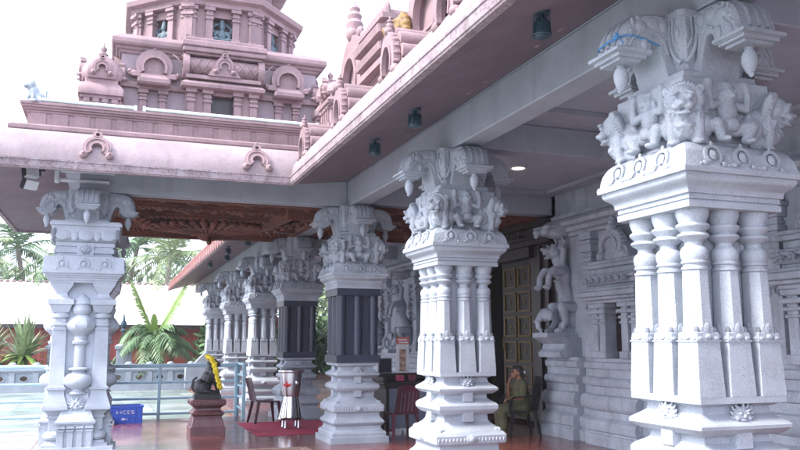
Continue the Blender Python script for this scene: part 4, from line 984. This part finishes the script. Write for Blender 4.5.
# ------------------------------------------------------------------ shed with white sheet roof
sh = thing('shed', 'long low shed with a bright white sheet roof and red wall', 'building', (-6, 40.5, 0))
mb = MB(); mb.bx(-18,11.0,-.5,4.5,G,2.55)
for i in range(146): x = -18+.2*i; mb.bx(x,x+.09,-.54,-.5,G,2.4)
obj('wall', mb, REDWALL, sh, smooth=0)
rf = MB(); rf.extr([(-1.3,2.28),(3.6,4.52),(8.5,2.2),(8.5,2.12),(3.6,4.42),(-1.3,2.2)], -18.6, 11.4, 'yz')
for i in range(120): x = -18.6+.25*i; rf.extr([(-1.31,2.29),(3.6,4.545),(3.6,4.52),(-1.31,2.26)], x, x+.05, 'yz')
obj('roof', rf, ROOFW, sh, smooth=0)
mb = MB()
for i in range(100): mb.ell((-18.5+.3*i,3.6,4.55),(.10,.16,.07),None,7,5)
obj('ridge_cap', mb, PINK, sh)
mb = MB(); mb.bx(-18.6,11.4,-1.36,-1.3,2.12,2.30); obj('gutter', mb, DWOOD, sh, smooth=0)
for i, x in enumerate((-15,-10.5,-6,-1.5,3,7.5)):
    mb = MB(); mb.bx(x-.05,x+.05,-1.05,-.95,G,2.3); obj('post', mb, REDWALL, sh)
mb = MB(); mb.extr([(.42*.0,0),(2.6,0),(2.6,.1),(1.3,1.0),(0,.1)], 0, .3, 'xz'); mb.M = T(); tag(obj('gable_end', mb, TERRA, loc=(5.05,36.0,2.15)), 'small red brown gable end behind the far columns', 'building')

# ------------------------------------------------------------------ plants
def frond(mb, base, az, length, rise, droop, n=22, lw=.05, ll=.5, hang=.5, w0=.3):
    """a feather leaf: curved midrib with narrow leaflets each side"""
    d = Vector((math.cos(az), math.sin(az), 0)); side = Vector((-math.sin(az), math.cos(az), 0)); P = []
    for i in range(n+1):
        t = i/n; P.append(Vector(base) + d*length*(t*math.cos(rise)*(1-.12*t)) + Vector((0,0,length*(math.sin(rise)*t - droop*t*t))))
    mb.tube([P[i] for i in range(0, n+1, 2)], [.022*(1-.8*i/(n/2)) *length/2+.004 for i in range(0, n//2+1)], 4)
    for i in range(2, n+1):
        t = i/n; L = ll*length*(.35+.65*math.sin(PI*min(1, t*.9+.12)))
        tg = (P[i]-P[i-1]).normalized()
        for s in (-1, 1):
            v = (side*s*.8 + tg*.65 + Vector((0,0,-hang*(.4+.6*random.random())))).normalized()
            q = P[i] + v*L*random.uniform(.85,1.1); a = tg*lw*length*.5
            m = P[i]*.5+q*.5 + Vector((0,0,.08*L))
            mb.add([P[i]-a*.6, P[i]+a*.6, m+a*.7, m-a*.7], [(0,1,2,3)]); mb.add([m-a*.7, m+a*.7, q+Vector((0,0,-.12*L))], [(0,1,2)])
def coco(x, y, h, label, s=1.0, n=17):
    r = thing('coconut_palm', label, 'palm', (x, y, G), 0, 'coconut palms beyond the shed')
    lx, ly = random.uniform(-1,1), random.uniform(-.5,.5)
    mb = MB(); mb.tube([(lx*t*t, ly*t*t, h*t) for t in (0,.2,.4,.6,.8,1)], [.22,.17,.15,.14,.13,.12], 10); obj('trunk', mb, BARK, r)
    mb = MB()
    for k in range(n):
        az = 2*PI*k/n*2.4+random.uniform(-.2,.2); e = R(random.uniform(-5,75)); frond(mb, (lx,ly,h), az, s*random.uniform(3.6,4.6), e, random.uniform(.35,.65), 26, .035, .24, .6)
    obj('crown', mb, random.choice((LEAF, LEAFP)), r, smooth=0)
random.seed(3)
coco(-7.6,48,6.0,'pale coconut palm over the shed roof at the far left edge'); coco(-10.2,50,6.9,'coconut palm leaning out of the left side of the picture')
coco(-4.6,52,7.2,'coconut palm behind the front left pillar, left of its capital')
coco(-2.0,47,6.6,'coconut palm just right of the front left pillar'); coco(.6,50,7.3,'coconut palm midway between the pillar and the far eave'); coco(2.6,46,6.4,'coconut palm against the far eave tiles')
def tree(x, y, h, w, label, mat=LEAFD, n=1500, ls=.28):
    r = thing('leafy_tree', label, 'tree', (x, y, G), 0, 'broadleaf trees beyond the shed')
    mb = MB(); mb.tube([(0,0,0),(.1,.05,h*.25),(0,.1,h*.5)],[.26,.2,.13],10)
    ps = []
    for k in range(9):
        a = 2*PI*k/9; e = Vector((w*.6*math.cos(a)*random.uniform(.5,1), w*.6*math.sin(a)*random.uniform(.5,1), h*random.uniform(.5,.95))); mb.tube([(.05,.08,h*random.uniform(.25,.45)), (e.x*.5,e.y*.5,e.z*.75), tuple(e)],[.1,.06,.02],6); ps.append(e)
    obj('trunk', mb, BARK, r)
    mb = MB()
    for k in range(n):
        e = random.choice(ps); g = Vector((random.gauss(0,1),random.gauss(0,1),random.gauss(0,.8))); p = e + g*w*.22
        u = Vector((random.uniform(-1,1),random.uniform(-1,1),random.uniform(-1,.6))).normalized(); v = u.orthogonal().normalized(); l = ls*random.uniform(.6,1.4)
        mb.add([p-u*l, p+v*l*.45, p+u*l, p-v*l*.45], [(0,1,2,3)])
    obj('crown', mb, mat, r, smooth=0)
for i, (x, y, h, w) in enumerate(((-13,56,6.6,4.2),(-7,58,6.4,4.5),(-1.5,57,6.8,4.6),(3.5,58,6.6,4.6),(8,54,6.4,4.4),(13,52,7,4.6),(20,52,7,5),(27,50,7,5))):
    tree(x, y, h, w, ['broad green tree behind the palms at the far left','broad green tree behind the left end of the shed roof','broad green tree seen right of the front pillar','broad green tree touching the far eave','tree glimpsed behind the far columns','tree glimpsed through the hall between far columns','tree glimpsed beside the dark shafted columns','tree at the far right beyond the hall'][i], [LEAFD,LEAFP][i%2], 1500, .32)
# bottle palm with two upright spears
def bottle_palm(x, y, label):
    r = thing('bottle_palm', label, 'palm', (x, y, G)); r.scale = (1.2,)*3
    mb = MB(); mb.lathe([(.14,0),(.2,.3),(.17,.7),(.11,1.05),(.085,1.5),(.06,1.75)],14); obj('trunk', mb, LEAFP, r)
    mb = MB()
    for k in range(24):
        frond(mb, (0,0,1.5), 2*PI*k/24*3.2+.3*random.random(), random.uniform(1.3,1.9), R(random.uniform(5,65)), random.uniform(.6,.95), 24, .06, .36, .7)
    obj('lower_fronds', mb, LEAF, r, smooth=0)
    mb = MB()
    for az, rise, dr in ((PI-.3,R(64),.04),(.25,R(60),.04),(2.0,R(80),.0)):
        frond(mb, (0,0,1.5), az, 2.0 if rise < R(79) else .75, rise, dr, 34, .05, .30, .15)
    obj('spear_fronds', mb, LEAFY, r, smooth=0)
bottle_palm(pxX(155,31.2), 31.2, 'green bottle palm with two upright yellow green spears')
def spiky(x, y, s, label):
    r = thing('spiky_shrub', label, 'shrub', (x, y, G)); mb = MB(); mb.tube([(0,0,0),(.05,0,.9)],[.1,.07],8); obj('stem', mb, BARK, r)
    a1 = MB(); a2 = MB()
    for k in range(150):
        az = random.uniform(0,2*PI); e = R(random.uniform(-15,85)); L = s*random.uniform(.8,1.25); mb = a2 if e < R(28) else a1
        d = Vector((math.cos(az)*math.cos(e), math.sin(az)*math.cos(e), math.sin(e))); sd = Vector((-math.sin(az), math.cos(az), 0)); b = Vector((0,0,.9+.35*random.random())); w = .05*s
        P = [b+d*L*t+Vector((0,0,-.35*L*t*t*math.cos(e))) for t in (0,.35,.7,1)]
        mb.add([P[0]-sd*w*.4,P[0]+sd*w*.4,P[1]+sd*w,P[1]-sd*w,P[2]+sd*w*.8,P[2]-sd*w*.8,P[3]],[(0,1,2,3),(3,2,4,5),(5,4,6)])
    obj('upper_leaves', a1, LEAFP, r, smooth=0); obj('lower_leaves', a2, LEAFY, r, smooth=0)
spiky(pxX(24,31), 31, 1.4, 'spiky leaved shrub with yellowish lower leaves behind the left balustrade')
spiky(pxX(-14,31.5), 31.5, 1.4, 'smaller spiky shrub at the left edge behind the balustrade')
for x, y, s, l in ((pxX(155,30.4),30.4,.34,'small round green bush under the bottle palm'),(8.2,38,1.6,'green bush glimpsed between the two dark shafted columns'),(5.6,39,1.7,'green bush glimpsed left of the rear dark shafted column'),(10.2,38,1.6,'green bush glimpsed just left of the front dark shafted column')):
    r = thing('round_bush', l, 'bush', (x, y, G)); mb = MB()
    for k in range(900):
        u = Vector((random.gauss(0,1),random.gauss(0,1),random.gauss(0,1))).normalized()*s*random.uniform(.55,1.05); p = Vector((0,0,(.85 if s < 1 else 1.3)))+u
        q = Vector((random.uniform(-1,1),random.uniform(-1,1),random.uniform(-1,1))).normalized(); v = q.orthogonal().normalized(); l_ = .22*s
        mb.add([p-q*l_,p+v*l_*.4,p+q*l_,p-v*l_*.4],[(0,1,2,3)])
    obj('foliage', mb, LEAFY if s < 1 else LEAF, r, smooth=0); mb = MB(); mb.tube([(0,0,0),(0,0,.8)],.05,6); obj('stem', mb, BARK, r)

# ------------------------------------------------------------------ idol on its pedestal
r = thing('idol_pedestal', 'dark red polished stone pedestal under the garlanded black idol', 'pedestal', (1.60,14.05,0))
mb = MB(); mb.sq([(0,.29),(.13,.29),(.135,.275),(.16,.268),(.25,.25),(.275,.232),(.30,.232),(.335,.268),(.35,.27),(.365,.26),(.40,.215),(.43,.21),(.455,.235),(.48,.275),(.49,.285),(.55,.29),(.575,.275),(.58,.25)], ch=.01); obj('body', mb, REDST, r, smooth=32)
mb = MB()
def f(m):
    for i in range(-5,6): m.ell((i*.05,-.282,.525),(.022,.014,.028),None,8,6)
four(mb, f); obj('petal_band', mb, REDST, r)
mb = MB()      # crouching animal facing +x
mb.bx(-.22,.22,-.15,.15,0,.07); mb.ell((-.08,0,.20),(.155,.13,.15)); mb.ell((.0,0,.33),(.12,.11,.17),(0,R(18),0)); mb.ell((.05,0,.46),(.095,.095,.12)); mb.ell((.07,0,.60),(.09,.08,.085)); mb.ell((.145,0,.575),(.07,.05,.05)); mb.ell((.19,0,.565),(.028,.025,.025))
for s in (-1,1):
    mb.ell((-.10,s*.11,.17),(.13,.06,.13)); mb.chain([((-.04,s*.12,.13),.055),((.10,s*.12,.10),.04),((.17,s*.11,.085),.032)])
    mb.chain([((.07,s*.09,.44),.05),((.13,s*.10,.30),.036),((.17,s*.07,.16),.03),((.18,s*.07,.09),.034)]); mb.ell((.02,s*.085,.665),(.03,.018,.05),(0,R(-30),0))
mb.tube([(-.2,0,.12),(-.26,0,.2),(-.23,.03,.32),(-.17,.02,.36)],[.03,.025,.022,.02],8)
tag(obj('stone_idol', sculpt('stone_idol', mb, .010, 1), BLACKST, loc=(1.60,14.05,.579)), 'black stone crouching animal idol on the red pedestal', 'idol')
mb = MB(); random.seed(5)
path = [(.00,-.03,.70),(.05,-.11,.66),(.09,-.135,.57),(.115,-.145,.46),(.15,-.15,.35),(.185,-.14,.24),(.205,-.10,.15)]
pts = []
for a, b in zip(path, path[1:]):
    for t in (0,.2,.4,.6,.8): pts.append(Vector(a).lerp(Vector(b), t))
for p in pts + [Vector((p.x-.01, .02 if i < 6 else -p.y*.9, p.z)) for i, p in enumerate(pts)]:
    for q in range(6): mb.ell(p+Vector((random.uniform(-.025,.025),random.uniform(-.02,.02),random.uniform(-.02,.02))), random.uniform(.018,.030), None, 7, 5)
tag(obj('flower_garland', mb, YELLOW, loc=(1.60,14.05,.585)), 'yellow flower garland hung over the black idol', 'garland')

# ------------------------------------------------------------------ donation box
r = thing('donation_box', 'hourglass shaped polished steel donation box on the crimson mat', 'donation box', (3.12,14.35,.010))
mb = MB(); mb.lathe([(.205,.14),(.235,.145),(.24,.165),(.225,.18),(.215,.20),(.175,.38),(.145,.53),(.14,.555)],36); obj('lower_cone', mb, STEEL, r, smooth=30)
mb = MB(); mb.lathe([(.142,.555),(.15,.57),(.155,.59),(.195,.82),(.21,.97),(.235,.985),(.24,1.0),(.235,1.015),(.20,1.03),(.14,1.05),(.06,1.06),(.001,1.063)],36); obj('upper_cone', mb, COPPER, r, smooth=30)
for k in range(4):
    a = PI/4+k*PI/2; mb = MB(); mb.lathe([(.02,0),(.026,.01),(.02,.03),(.018,.145)],10,.17*math.cos(a),.17*math.sin(a)); obj('leg', mb, STEEL, r)
mb = MB()
for a in (-.05,.05): mb.tube([(-.06+a*.0+.2*math.sin(-.5+a)*.0-.07,-.178-.0,.74),(-.05,-.186,.75)],.012,6)
mb.M = T(-.10,-.158,.76, rz=R(-32)); mb.bx(-.07,.06,-.012,.012,-.022,.022); mb.bx(-.03,.0,-.014,.014,-.04,.06); obj('red_mark', mb, plain('red_paint', (.6,.03,.03), .5), r)
mb = MB(); mb.M = T(.07,-.185,.80, rx=PI/2); mb.lathe([(.035,-.012),(.035,.02),(.02,.025)],14); obj('lock', mb, STEEL, r)

# ------------------------------------------------------------------ plastic chairs
def chair(label, loc, rz, mat, arms=True, h=.84, group=None):
    """monobloc chair facing -y"""
    r = thing('plastic_chair', label, 'chair', loc, rz, group)
    mb = MB(); rings = []
    for i in range(9):
        y = -.22+.43*i/8; zz = .42-.015*math.sin(PI*i/8)+(.0 if i else -.015); w = .225-.02*i/8
        rings.append([(-w,y,zz+.012),(-w*.5,y,zz),(0,y,zz-.006),(w*.5,y,zz),(w,y,zz+.012),(w,y,zz-.015),(-w,y,zz-.015)])
    mb.loft(rings); obj('seat', mb, mat, r)
    mb = MB(); n = 7
    def bp(u, v):       # u across -1..1, v up 0..1
        return (u*(.205-.02*v), .20+.11*v+.03*(1-u*u)*-1+.03, .42+(h-.42)*v*(1-.06*u*u))
    def strip(u0, u1, v0, v1, k=8, t=.011):
        rr = []
        for i in range(k+1):
            v = v0+(v1-v0)*i/k; a = bp(u0,v); b = bp((u0+u1)/2,v); c = bp(u1,v)
            rr.append([a,b,c,(c[0],c[1]+t,c[2]),(b[0],b[1]+t,b[2]),(a[0],a[1]+t,a[2])])
        mb.loft(rr)
    for j in range(5): strip(-.78+.33*j, -.78+.33*j+.24, .05, .80)
    strip(-1,-.82,0,1); strip(.82,1,0,1)
    rr = []
    for i in range(13):
        u = -1+2*i/12; a = bp(u,.78); b = bp(u,1.0); rr.append([a,b,(b[0],b[1]+.014,b[2]),(a[0],a[1]+.014,a[2])])
    mb.loft(rr)
    rr = []
    for i in range(13):
        u = -1+2*i/12; a = bp(u,.0); b = bp(u,.08); rr.append([a,b,(b[0],b[1]+.014,b[2]),(a[0],a[1]+.014,a[2])])
    mb.loft(rr); obj('backrest', mb, mat, r)
    for sx in (-1,1):
        for sy, y0, y1 in ((-1,-.19,-.25),(1,.19,.27)):
            mb = MB(); rr = []
            for t in (0,.5,1):
                x = sx*(.205+.035*t); y = y0+(y1-y0)*t; w = .032-.012*t; zz = .42*(1-t)
                rr.append([(x-sx*w*1.1,y-w,zz),(x+sx*w*.3,y-w,zz),(x+sx*w*.3,y+w,zz),(x-sx*w*1.1,y+w,zz)])
            mb.loft(rr); obj('leg', mb, mat, r)
        if arms:
            mb = MB(); P = [(sx*.235,-.24,.40),(sx*.245,-.235,.60),(sx*.25,-.18,.645),(sx*.25,0,.65),(sx*.235,.16,.66),(sx*.205,.25,.68)]
            rr = []
            for i, p in enumerate(P):
                w = .028
                if i < 2: rr.append([(p[0]-.01,p[1]-w,p[2]),(p[0]+.01,p[1]-w,p[2]),(p[0]+.01,p[1]+w,p[2]),(p[0]-.01,p[1]+w,p[2])])
                else: rr.append([(p[0]-w,p[1],p[2]+.008),(p[0]+w,p[1],p[2]+.008),(p[0]+w,p[1]+.01,p[2]-.012),(p[0]-w,p[1]+.01,p[2]-.012)])
            mb.loft(rr); obj('armrest', mb, mat, r)
    return r
chair('maroon plastic chair seen from the side between the railing and the donation box', (2.86,15.45,0), R(98), MAROON, False, .86)
chair('maroon plastic chair with its back to us in front of the dark desk', (4.42,12.15,0), R(183), MAROON, False, .86)
PXY = (6.46, 11.95)
chair('black plastic armchair under the seated person in green', (PXY[0],PXY[1],0), R(-99), BLACKP, True, .97)

# ------------------------------------------------------------------ desk with things on it
r = thing('desk', 'dark wooden counter desk with stepped top right of the dark shafted column', 'desk', (5.0,13.35,0), R(6))
mb = MB(); mb.bx(-.62,.62,-.32,.32,.80,.86); mb.bx(-.58,.58,-.28,.28,.74,.80); obj('top', mb, DWOOD, r, bevel=.01)
mb = MB(); mb.bx(-.50,.50,-.22,-.19,.06,.74); obj('front_panel', mb, plain('grey_blue_panel', (.20,.23,.30), .5), r)
for s in (-1,1): mb = MB(); mb.bx(s*.52-.03,s*.52+.03,-.26,.26,0,.74); obj('side_panel', mb, DWOOD, r)
mb = MB(); mb.bx(-.62,.62,.06,.32,.86,.98); mb.bx(-.62,-.56,-.3,.06,.86,.94); obj('raised_ledge', mb, DWOOD, r, bevel=.006)
r = thing('monitor', 'small dark screen with a pale frame on the left of the desk', 'screen', (4.56,13.35,.985), R(10)); mb = MB(); mb.bx(-.14,.14,-.02,.02,.0,.27); obj('frame', mb, plain('grey_plastic',(.30,.33,.36),.4), r, bevel=.006); mb = MB(); mb.bx(-.12,.12,-.026,-.019,.02,.25); obj('screen', mb, DARKG, r)
for x, l, c in ((4.78,'small red and white box on the desk beside the screen',(.45,.06,.12)),(5.0,'small dark red box in the middle of the desk',(.16,.02,.05)),(5.42,'pale grey box at the right end of the desk',(.45,.48,.55))):
    mb = MB(); mb.bx(-.06,.06,-.05,.05,0,.10); mb.bx(-.061,.061,-.051,.051,.06,.075); tag(obj('small_box', mb, plain('card', c, .6), bevel=.004, loc=(x,13.17,.862)), l, 'box', 'boxes on the desk')
r = thing('standing_sign', 'narrow upright sign with orange red header beside the middle column', 'sign', (5.08,13.85,.0), R(-10))
SRED = plain('sign_red',(.62,.16,.12),.5); SWH = plain('sign_white',(.75,.75,.78),.5); SBR = plain('sign_picture',(.40,.26,.2),.5,var=.7,scale=14)
mb = MB(); mb.bx(-.02,.02,.0,.04,0,.98); mb.bx(-.16,.16,-.12,.14,0,.03); obj('stand', mb, STEEL, r)
mb = MB(); mb.bx(-.115,.115,-.02,.0,.97,1.60); obj('panel', mb, SWH, r); mb = MB(); mb.bx(-.12,.12,-.026,-.0205,1.49,1.62); obj('header', mb, SRED, r); mb = MB(); mb.bx(-.06,.06,-.025,-.0205,1.0,1.40); obj('picture', mb, SBR, r)
mb = MB()
for i,(a,b) in enumerate(((-.09,.08),(-.08,.1))): mb.bx(a,b,-.029,-.0262,1.56-.05*i,1.585-.05*i)
obj('lettering', mb, SWH, r)

# ------------------------------------------------------------------ crate
r = thing('crate', 'bright blue plastic crate with white marks at the foot of the rear railing', 'crate', (.36,16.45,0), R(2))
mb = MB(); w, d, h = .29,.20,.33
mb.bx(-w,w,-d,d,0,.02)
for yy in (-d, d-.016): mb.bx(-w,w,yy,yy+.016,0.02,h-.04)
for xx in (-w, w-.016): mb.bx(xx,xx+.016,-d+.016,d-.016,.02,h-.04)
mb.bx(-w-.015,w+.015,-d-.015,-d+.03,h-.04,h); mb.bx(-w-.015,w+.015,d-.03,d+.015,h-.04,h); mb.bx(-w-.015,-w+.03,-d+.03,d-.03,h-.04,h); mb.bx(w-.03,w+.015,-d+.03,d-.03,h-.04,h)
for i in range(6): x = -w+.02+i*(2*w-.05)/5; mb.bx(x,x+.014,-d-.012,-d,0,h-.04)
for zz in (.10,.0): mb.bx(-w,w,-d-.009,-d,zz,zz+.02)
obj('body', mb, BLUEP, r, smooth=0, bevel=.003)
mb = MB()
def letter(mb, ch, x, zb, s):
    seg = {'V':[(0,1,.5,0),(1,1,.5,0)],'E':[(0,0,0,1),(0,0,1,0),(0,.5,.8,.5),(0,1,1,1)],'C':[(0,0,0,1),(0,0,1,0),(0,1,1,1)],'S':[(0,0,1,0),(1,0,1,.5),(0,.5,1,.5),(0,.5,0,1),(0,1,1,1)],'A':[(0,0,.5,1),(1,0,.5,1),(.25,.4,.75,.4)]}[ch]
    for a,b,c,e in seg: mb.tube([(x+a*s*.7,-d-.0145,zb+b*s),(x+c*s*.7,-d-.0145,zb+e*s)], .006, 5)
for i, ch in enumerate('AVCES'): letter(mb, ch, -.19+i*.07, .18, .055)
mb.bx(-.09,-.03,-d-.018,-d-.009,.06,.10); mb.bx(-.02,.02,-d-.018,-d-.009,.07,.085); obj('white_marks', mb, WHITEP, r)

# ------------------------------------------------------------------ seated person, facing -x
r = thing('person', 'seated person in olive green clothes with dark tied hair, one hand raised to the chin', 'person', (PXY[0], PXY[1], 0), R(-9)); r.scale = (.91,)*3
SKIN = plain('brown_skin', (.22,.10,.06), .55, var=.1, scale=10, bump=.05); KHAKI = plain('olive_cloth', (.075,.073,.037), .85, var=.25, scale=9, bump=.5); HAIR = plain('dark_hair', (.012,.010,.011), .4, var=.3, scale=60, bump=.6)
HIP = Vector((.04,0,.50)); NECK = Vector((.02,0,.98)); HD = Vector((-.045,0,1.13))
L_SH, R_SH = Vector((.02,-.165,.93)), Vector((.02,.165,.93))
L_EL, L_WR = Vector((-.04,-.25,.69)), Vector((-.24,-.245,.68)); R_EL, R_WR = Vector((-.14,.20,.70)), Vector((-.185,.06,.93))
K = [Vector((-.40,s*.10,.47)) for s in (-1,1)]; A = [Vector((-.34-.03*i,s*.09,.09)) for i, s in enumerate((-1,1))]
mb = MB()
mb.chain([(HIP,.14),((.03,0,.62),.13),((.02,0,.78),.13),((.02,0,.88),.125)]); 
for s in (-1,1): mb.ell((.02,s*.09,.89),(.09,.10,.09))
mb.chain([(NECK-Vector((0,0,.06)),.055),(HD-Vector((-.03,0,.06)),.048)])
mb.ell(HD+Vector((.015,0,.02)),(.092,.074,.095)); mb.ell(HD+Vector((-.035,0,-.035)),(.062,.058,.075)); mb.ell(HD+Vector((-.075,0,-.085)),(.025,.03,.022))
mb.ell(HD+Vector((-.105,0,-.02)),(.018,.015,.022)); mb.ell(HD+Vector((-.092,0,-.055)),(.014,.026,.010)); mb.ell(HD+Vector((-.085,0,.03)),(.02,.055,.012))
for s in (-1,1): mb.ell(HD+Vector((.012,s*.076,-.012)),(.02,.012,.032)); mb.ell(HD+Vector((-.07,s*.035,-.035)),(.022,.02,.02))
for sh, el, wr in ((L_SH,L_EL,L_WR),(R_SH,R_EL,R_WR)):
    mb.chain([(sh,.052),(sh.lerp(el,.5),.044),(el,.036),(el.lerp(wr,.35),.036),(wr,.025)])
def hand(wr, d, up, s):
    d = d.normalized(); up = up.normalized(); sd = d.cross(up).normalized()
    for k in range(4): mb.cap(wr+d*.01+sd*(k-1.5)*.012, wr+d*.085+sd*(k-1.5)*.019, .013, .011, 8)
    for k, L in enumerate((.062,.075,.07,.052)):
        b = wr+d*.085+sd*(k-1.5)*.020; m = b+d*L*.55-up*L*.22; e = m+d*L*.28-up*L*.45; mb.chain([(b,.0095),(m,.009),(e,.0078)],8)
    b = wr+d*.03+sd*s*.03; m = b+d*.03+sd*s*.028-up*.015; mb.chain([(b,.012),(m,.0105),(m+d*.032-up*.008,.009)],8)
hand(L_WR, Vector((-1,0,-.1)), Vector((0,0,1)), 1); hand(R_WR, Vector((.25,-.15,1)), Vector((-1,0,.2)), -1)
for i, s in enumerate((-1,1)):
    mb.chain([(HIP+Vector((0,s*.085,0)),.095),(K[i],.062)],12); mb.chain([(K[i],.058),(K[i].lerp(A[i],.3)+Vector((.02,0,0)),.056),(A[i],.034)],12)
    mb.chain([(A[i],.036),(A[i]+Vector((.03,0,-.05)),.035)]); mb.chain([(A[i]+Vector((-.01,0,-.045)),.036),(A[i]+Vector((-.11,s*.01,-.068)),.030)])
    for k in range(5): mb.cap(A[i]+Vector((-.11,(k-2)*.014+s*.01,-.075)), A[i]+Vector((-.155+.006*abs(k-1.5)*1.5,(k-2)*.016+s*.01,-.079)), .010, .008, 7)
obj('body', sculpt('body', mb, .0065, 1), SKIN, r)
mb = MB()
mb.chain([(HIP+Vector((0,0,-.02)),.155),((.03,0,.62),.15),((.02,0,.78),.147),((.02,0,.88),.14)],14); mb.chain([((.02,0,.93),.09),((.015,0,.975),.066)])
for s in (-1,1): mb.ell((.02,s*.10,.89),(.10,.105,.095))
for sh, el in ((L_SH,L_EL),(R_SH,R_EL)): mb.chain([(sh,.068),(sh.lerp(el,.45),.064),(sh.lerp(el,.78),.066)],12)
for k in range(5): mb.tube([(-.12,(-.12+.02*k),.56+.07*k),(-.16,0,.54+.075*k),(-.12,.12-.01*k,.57+.07*k)],.012,6)
obj('shirt', sculpt('shirt', mb, .010, 2, .012, .07), KHAKI, r)
mb = MB(); mb.ell(HIP+Vector((.02,0,-.01)),(.16,.17,.12))
for i, s in enumerate((-1,1)):
    mb.chain([(HIP+Vector((0,s*.09,0)),.112),(K[i]+Vector((0,0,.0)),.084)],14); mb.chain([(K[i],.082),(K[i].lerp(A[i],.5)+Vector((.02,0,0)),.082),(A[i]+Vector((.0,0,.07)),.072)],14)
obj('trousers', sculpt('trousers', mb, .011, 2, .014, .08), KHAKI, r)
mb = MB(); mb.ell(HD+Vector((.035,0,.035)),(.092,.083,.09)); mb.ell(HD+Vector((-.02,0,.085)),(.075,.07,.035)); mb.ell(HD+Vector((.10,0,-.03)),(.05,.05,.06)); mb.ell(HD+Vector((.135,0,-.06)),(.045,.045,.045))
for s in (-1,1): mb.ell(HD+Vector((.04,s*.066,.0)),(.045,.02,.05))
obj('hair', sculpt('hair', mb, .008, 1, .006, .02), HAIR, r)
mb = MB()
for k in range(9): mb.ell(HD+Vector((.135+.02*math.sin(k*2.1),-.03+.012*(k%3),-.0+.022*math.cos(k*1.7))),.014,None,7,5)
obj('hair_flowers', mb, WHITEP, r)
mb = MB()
for s in (-1,1): mb.ell(HD+Vector((-.088,s*.032,.008)),(.008,.013,.007),None,8,6)
obj('eyes', mb, BLACKST, r)

# ------------------------------------------------------------------ thin haze volume added to lift the darks and soften contrast
hz = bpy.data.materials.new('haze'); hz.use_nodes = True; hn = hz.node_tree; hn.nodes.remove(hn.nodes['Principled BSDF'])
pv = hn.nodes.new('ShaderNodeVolumePrincipled'); pv.inputs['Color'].default_value = (.90,.93,1,1); pv.inputs['Density'].default_value = .0008
hn.links.new(pv.outputs[0], hn.nodes['Material Output'].inputs['Volume'])
mb = MB(); mb.bx(-152,152,-62,222,-1.8,13.0); tag(obj('haze', mb, hz, smooth=0), kind='stuff')
# ------------------------------------------------------------------ camera, light, sky
cam = bpy.data.cameras.new('camera'); co = bpy.data.objects.new('camera', cam); C.objects.link(co); S.camera = co
co.location = (0,0,1.55); co.rotation_euler = (R(90+8.35), 0, R(-19.96)); cam.sensor_width = 36; cam.lens = 790/800*36; cam.clip_start = .05; cam.clip_end = 2000
SUN_EL, SUN_AZ = 46, -98          # direction towards the sun, azimuth measured from +y clockwise
w = bpy.data.worlds.new('World'); S.world = w; w.use_nodes = True; nt = w.node_tree; bg = nt.nodes['Background']
sky = nt.nodes.new('ShaderNodeTexSky'); sky.sky_type = 'NISHITA'; sky.sun_disc = False; sky.sun_elevation = R(SUN_EL); sky.sun_rotation = R(SUN_AZ); sky.air_density = 1.0; sky.dust_density = 6.0; sky.ozone_density = 1.0
hs = nt.nodes.new('ShaderNodeHueSaturation'); hs.inputs['Saturation'].default_value = .7; hs.inputs['Value'].default_value = 1.0
nt.links.new(sky.outputs[0], hs.inputs['Color'])
ov = nt.nodes.new('ShaderNodeMix'); ov.data_type = 'RGBA'; ov.inputs[0].default_value = .72      # even overcast layer over the sky
ov.inputs[7].default_value = (6.2, 6.8, 8.6, 1); nt.links.new(hs.outputs[0], ov.inputs[6]); nt.links.new(ov.outputs[2], bg.inputs[0]); bg.inputs[1].default_value = .15
sl = bpy.data.lights.new('sun', 'SUN'); sl.energy = 1.7; sl.angle = R(14); sl.color = (1,.97,.92); so = bpy.data.objects.new('sun', sl); C.objects.link(so)
d = Vector((math.sin(R(SUN_AZ))*math.cos(R(SUN_EL)), math.cos(R(SUN_AZ))*math.cos(R(SUN_EL)), math.sin(R(SUN_EL))))
so.rotation_euler = d.to_track_quat('Z','Y').to_euler(); so.location = (0,0,30)
vs = S.view_settings; vs.view_transform = 'Standard'; vs.look = 'None'; vs.gamma = 1; vs.use_curve_mapping = False; vs.exposure = 1.85
S.cycles.max_bounces = 10; S.cycles.diffuse_bounces = 6; S.cycles.use_denoising = True
